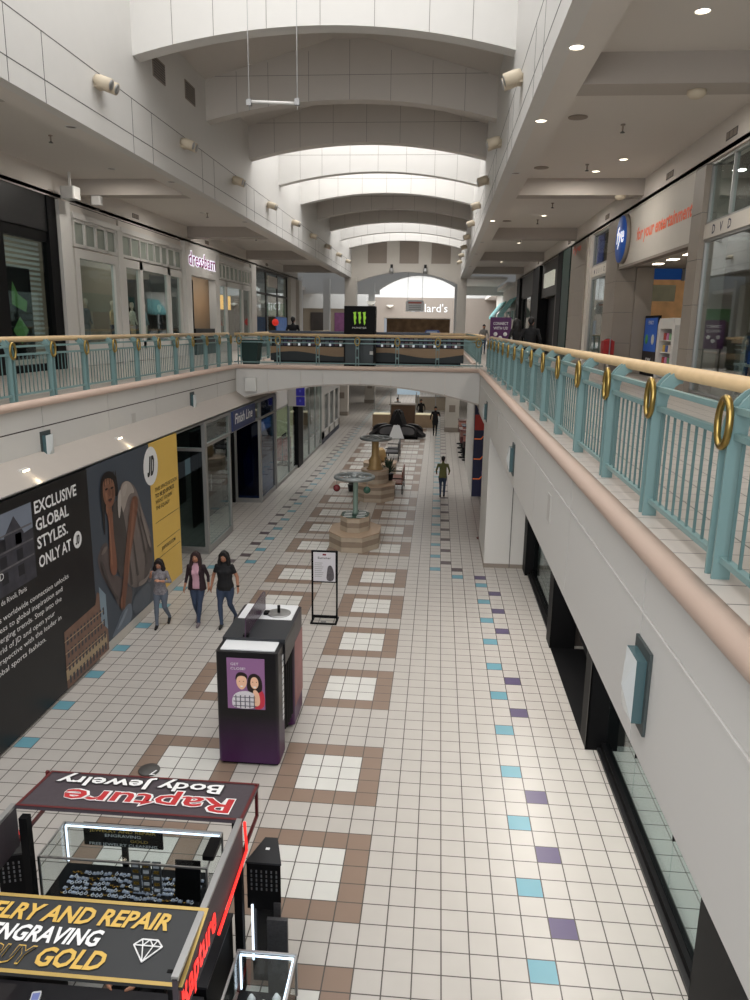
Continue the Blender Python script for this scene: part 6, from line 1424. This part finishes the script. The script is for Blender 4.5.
# left woman with raised hands
J = dict(J_walk); J.update(elbowL=(.25, -.02, 1.13), wristL=(.07, -.25, 1.22), elbowR=(-.24, -.03, 1.16), wristR=(-.15, -.22, 1.36), handR=(.2, -.3, 1), handL=(-1, -.1, .3), sleeve=.8, face=(0, -1, -.25), kneeL=(.085, -.03, .49), ankleL=(.13, .24, .15))
def phone(t, S_, hp, sub, J):
    g = G(); g.box(-.15, -.09, -.285, -.275, 1.40, 1.53, M_black); 
person('woman in grey checked shirt and pale jeans walking with hands raised', (-7.12, 8.72, 0), .12, 1.56, J, dict(skin=SK1, top=checked('grey check shirt'), sleeve=MATS['grey check shirt'], bottom=DENG, shoe=SHB), dict(mat=mat('dark brown hair', (30, 22, 22), .6, var=.2, scale=20), locks=long_hair(.06, .062)))
# middle woman, pink top and open dark cardigan
J = dict(J_walk); J.update(kneeR=(-.06, -.04, .49), ankleR=(-.05, .16, .13), footR=(0, -1, -.4), kneeL=(.07, -.10, .49), ankleL=(.04, -.14, .09), footL=(0, -1, -.1), sleeve=.85, elbowR=(-.23, .03, 1.11), wristR=(-.27, -.06, .88), elbowL=(.24, .06, 1.12), wristL=(.26, .0, .9))
PK = mat('pale pink top', (192, 150, 164), .8, var=.06); CARD = mat('plum black cardigan', (42, 28, 34), .8, var=.12)
def cardigan(t, S_, hp, sub, J):
    for q in (-1, 1):
        rows = []
        for z, r0, y0 in ((1.38, .11, -.08), (1.25, .165, -.10), (1.1, .16, -.09), (.95, .185, -.09), (.82, .20, -.07)):
            row = []
            for a in range(7):
                an = math.radians(-60 + 25 * a) if q > 0 else math.radians(240 - 25 * a)
                row.append((r0 * 1.06 * math.cos(an), (r0 * .80) * math.sin(an), z))
            rows.append(row)
        g = G(); n = 7; g.add([p for r in rows for p in r], [(i * n + j, i * n + j + 1, (i + 1) * n + j + 1, (i + 1) * n + j) for i in range(4) for j in range(6)], CARD, True); sub('cardigan_side', g)
person('woman in pink top and open dark cardigan walking between two others', (-6.36, 8.95, 0), .05, 1.68, J, dict(skin=SK1, top=CARD, inner=PK, sleeve=CARD, bottom=DEN, shoe=mat('grey shoe', (110, 100, 104), .6)), dict(mat=mat('auburn dark hair', (48, 30, 30), .6, var=.2, scale=20), locks=long_hair(.16)), extras=cardigan)
# right woman, black tee
J = dict(J_walk); J.update(bulk=1.2, sleeve=.28, elbowR=(-.27, .05, 1.12), wristR=(-.30, -.04, .89), elbowL=(.27, .0, 1.12), wristL=(.31, -.10, .90), kneeR=(-.1, -.11, .49), ankleR=(-.06, -.17, .09), kneeL=(.10, -.03, .49), ankleL=(.16, .2, .15), face=(.0, -1, -.12))
def watch(t, S_, hp, sub, J):
    w_ = Vector(J['wristL']); g = G(); g.tube([w_ + Vector((.0, .0, .03)), w_ + Vector((0, .006, .055))], .034, M_black, 10); sub('wristband', g)
person('woman in black t-shirt and blue jeans walking on the right of three', (-5.72, 8.95, 0), .0, 1.72, J, dict(skin=SK2, top=mat('black t-shirt', (22, 22, 25), .8, var=.1), sleeve=MATS['black t-shirt'], bottom=DEN, shoe=SHB), dict(mat=mat('black hair', (20, 17, 18), .55, var=.2, scale=20), locks=long_hair(.14, .055)), extras=watch)
# vendor seated inside the jewelry kiosk, hands on the counter
J = dict(hip=(0, 0, .60), chest=(0, -.05, .93), neck=(0, -.07, 1.12), head=(0, -.11, 1.262), elbowR=(-.25, -.18, .90), elbowL=(.25, -.18, .90), wristR=(-.14, -.42, .955), wristL=(.12, -.42, .955), handR=(.3, -1, -.1), handL=(-.3, -1, -.1), kneeR=(-.11, -.40, .56), kneeL=(.11, -.40, .56), ankleR=(-.11, -.38, .12), ankleL=(.11, -.38, .12), sleeve=.5, face=(0, -1, -.4))
person('vendor in black seated behind work counter inside jewelry kiosk', (-3.75, -.80, 0), 0, 1.62, J, dict(skin=SK1, top=MATS['black t-shirt'], sleeve=MATS['black t-shirt'], bottom=MATS['black t-shirt'], shoe=SHB), dict(mat=MATS['black hair'], locks=long_hair(.05)))
# man in green jacket seen from behind
J = dict(J_walk); J.update(elbowR=(-.27, .02, 1.12), wristR=(-.26, -.16, .98), elbowL=(.27, .02, 1.12), wristL=(.26, -.16, .98), sleeve=.95, kneeR=(-.08, -.05, .49), ankleR=(-.07, .02, .09), footR=(0, -1, -.1), kneeL=(.08, -.03, .49), ankleL=(.08, .14, .12))
OL = mat('olive green jacket', (98, 100, 62), .8, var=.1); 
short = [([(0, -.05, .06), (0, -.07, .0), (0, -.065, -.04)], [.07, .068, .05]), ([(-.06, -.01, .03), (.06, -.01, .03)], [.03, .03])]
def cap_(t, S_, hp, sub, J):
    pass
person('man in olive jacket and blue jeans walking away down the hall', (-.85, 22.75, 0), PI, 1.62, J, dict(skin=SK2, top=OL, sleeve=OL, bottom=DEN, shoe=SHB), dict(mat=MATS['black hair'], locks=short), voxel=.014, female=False)
J = dict(J_walk); J.update(elbowR=(-.27, .02, 1.12), wristR=(-.29, -.04, .90), elbowL=(.27, .0, 1.14), wristL=(.18, -.2, 1.2), handL=(-.4, -.3, .6), sleeve=.95, kneeL=(.08, -.06, .49), ankleL=(.07, .08, .10), ankleR=(-.08, -.05, .09), kneeR=(-.085, -.06, .49), bulk=1.08)
BLK = mat('black clothing', (20, 20, 23), .8, var=.1)
person('person in black clothes walking towards camera far down the hall', (-1.26, 40.2, 0), 0, 1.8, J, dict(skin=SK1, top=BLK, sleeve=BLK, bottom=BLK, shoe=SHB), dict(mat=MATS['black hair'], locks=short), voxel=.02, female=False, fingers=False)
# people on the upper floor
J = dict(J_walk); J.update(elbowR=(-.27, .04, 1.12), elbowL=(.27, .04, 1.12), sleeve=.95)
person('person in black jacket on right gallery, nearer of two', (1.32, 14.7, UF), PI * .95, 1.68, J, dict(skin=SK2, top=BLK, sleeve=BLK, bottom=BLK, shoe=SHB), dict(mat=MATS['black hair'], locks=short), voxel=.016, female=False, fingers=False)
person('person in dark coat on right gallery, beside purple sign', (1.18, 17.0, UF), PI * 1.1, 1.66, J, dict(skin=SK2, top=BLK, sleeve=BLK, bottom=BLK, shoe=SHB), dict(mat=MATS['black hair'], locks=long_hair(.1)), voxel=.016, fingers=False)
person('person in black standing behind bridge counter on left', (-6.95, 23.5, UF), PI, 1.72, J, dict(skin=SK2, top=BLK, sleeve=BLK, bottom=BLK, shoe=SHB), dict(mat=MATS['black hair'], locks=short), voxel=.02, female=False, fingers=False)
person('small figure in grey top far along right gallery', (1.25, 36, UF), 0, 1.6, J, dict(skin=SK1, top=MATS['grey cloth'], sleeve=MATS['grey cloth'], bottom=DEN, shoe=SHB), dict(mat=MATS['dark brown hair'], locks=short), voxel=.022, fingers=False)
# people at the far kiosks
person('person in black standing behind right tan kiosk counter', (-2.3, 46.2, 0), 0, 1.72, J, dict(skin=SK2, top=BLK, sleeve=BLK, bottom=BLK, shoe=SHB), dict(mat=MATS['black hair'], locks=short), voxel=.022, female=False, fingers=False)
person('person with dark hair standing behind brown kiosk cabinet', (-4.0, 47.2, 0), 0, 1.72, J, dict(skin=SK1, top=MATS['grey cloth'], sleeve=MATS['grey cloth'], bottom=BLK, shoe=SHB), dict(mat=MATS['black hair'], locks=short), voxel=.022, female=False, fingers=False)

# ---------------------------------------------------------------- light
W = bpy.data.worlds.new('sky'); S.world = W; W.use_nodes = True
bg = W.node_tree.nodes['Background']; bg.inputs[0].default_value = (.86, .92, 1, 1); bg.inputs[1].default_value = 0.35
def area(name, loc, sx, sy_, power, rot=(0, 0, 0), col=(1, 1, 1)):
    l = bpy.data.lights.new(name, 'AREA'); l.shape = 'RECTANGLE'; l.size = sx; l.size_y = sy_; l.energy = power; l.color = col
    o = bpy.data.objects.new(name, l); COL.objects.link(o); o.location = loc; o.rotation_euler = rot; return o
xm = (GA + GB) / 2
area('skylight_front', (xm, 1, 15.95), 8.2, 21, 1650, col=(1, .98, .96))
area('skylight_middle', (xm, 28, 15.95), 8.2, 9.8, 1300, col=(1, .98, .96))
area('skylight_back', (xm, 49.2, 15.95), 8.2, 10.5, 1300, col=(1, .98, .96))
area('court_daylight', (-4, 76, 13.5), 14, 16, 3900, col=(.95, .98, 1))
for y in (2, 8): area('under_gallery_light', (1.0, y, 3.74), .6, 5, 125, col=(1, .95, .88))
for y in (50, 64, 80, 100): area('under_gallery_light_far', (-3.9, y, 3.75), 5, 5, 190, col=(1, .97, .92))
for y in (26, 34, 42): area('under_gallery_light_side', (1.0, y, 3.74), .6, 4, 40, col=(1, .95, .88))
for side, x in ((1, 2.6), (-1, -10.7)):
    for y in (0, 7.8, 15, 22, 29, 40):
        a_ = area('gallery_downlight', (x, y + .7, 10.8), .3, .3, 80 if side > 0 else 48, col=(1, .95, .88)); a_.data.shape = 'DISK'
for y in (6, 16, 27, 40): 
    area('shop_light_right', (UR + 2.6, y, 10.1), 2, 5, 110, col=(1, .93, .84))
    area('shop_light_left', (UL - 2.4, y + 3, 10.1), 2, 5, 110, col=(1, .92, .82))
for y in (15.5, 19, 26, 32): area('lower_shop_light', (WL - 1.6, y, 3.7), 1.6, 2.5, 30, col=(1, .95, .88))
area('anchor_store_light', (-4, YF + 3, 8.4), 7, 3, 160, col=(1, .85, .62))
area('rear_fill', (xm, -11.6, 9.0), 9, 8, 900, rot=(PI / 2, 0, 0), col=(.98, .99, 1))  # fill light added behind the camera to lift surfaces facing it
area('near_shop_fill', (4.2, 2, 3.7), 3, 6, 90)  # fill light added so the shop floor shows bright through the glass
S.view_settings.view_transform = 'Standard'; S.view_settings.look = 'None'; S.view_settings.exposure = 0.0
S.cycles.use_denoising = True
S.cycles.max_bounces = 8; S.cycles.diffuse_bounces = 5; S.cycles.glossy_bounces = 3; S.cycles.transparent_max_bounces = 12
S.cycles.sample_clamp_indirect = 8
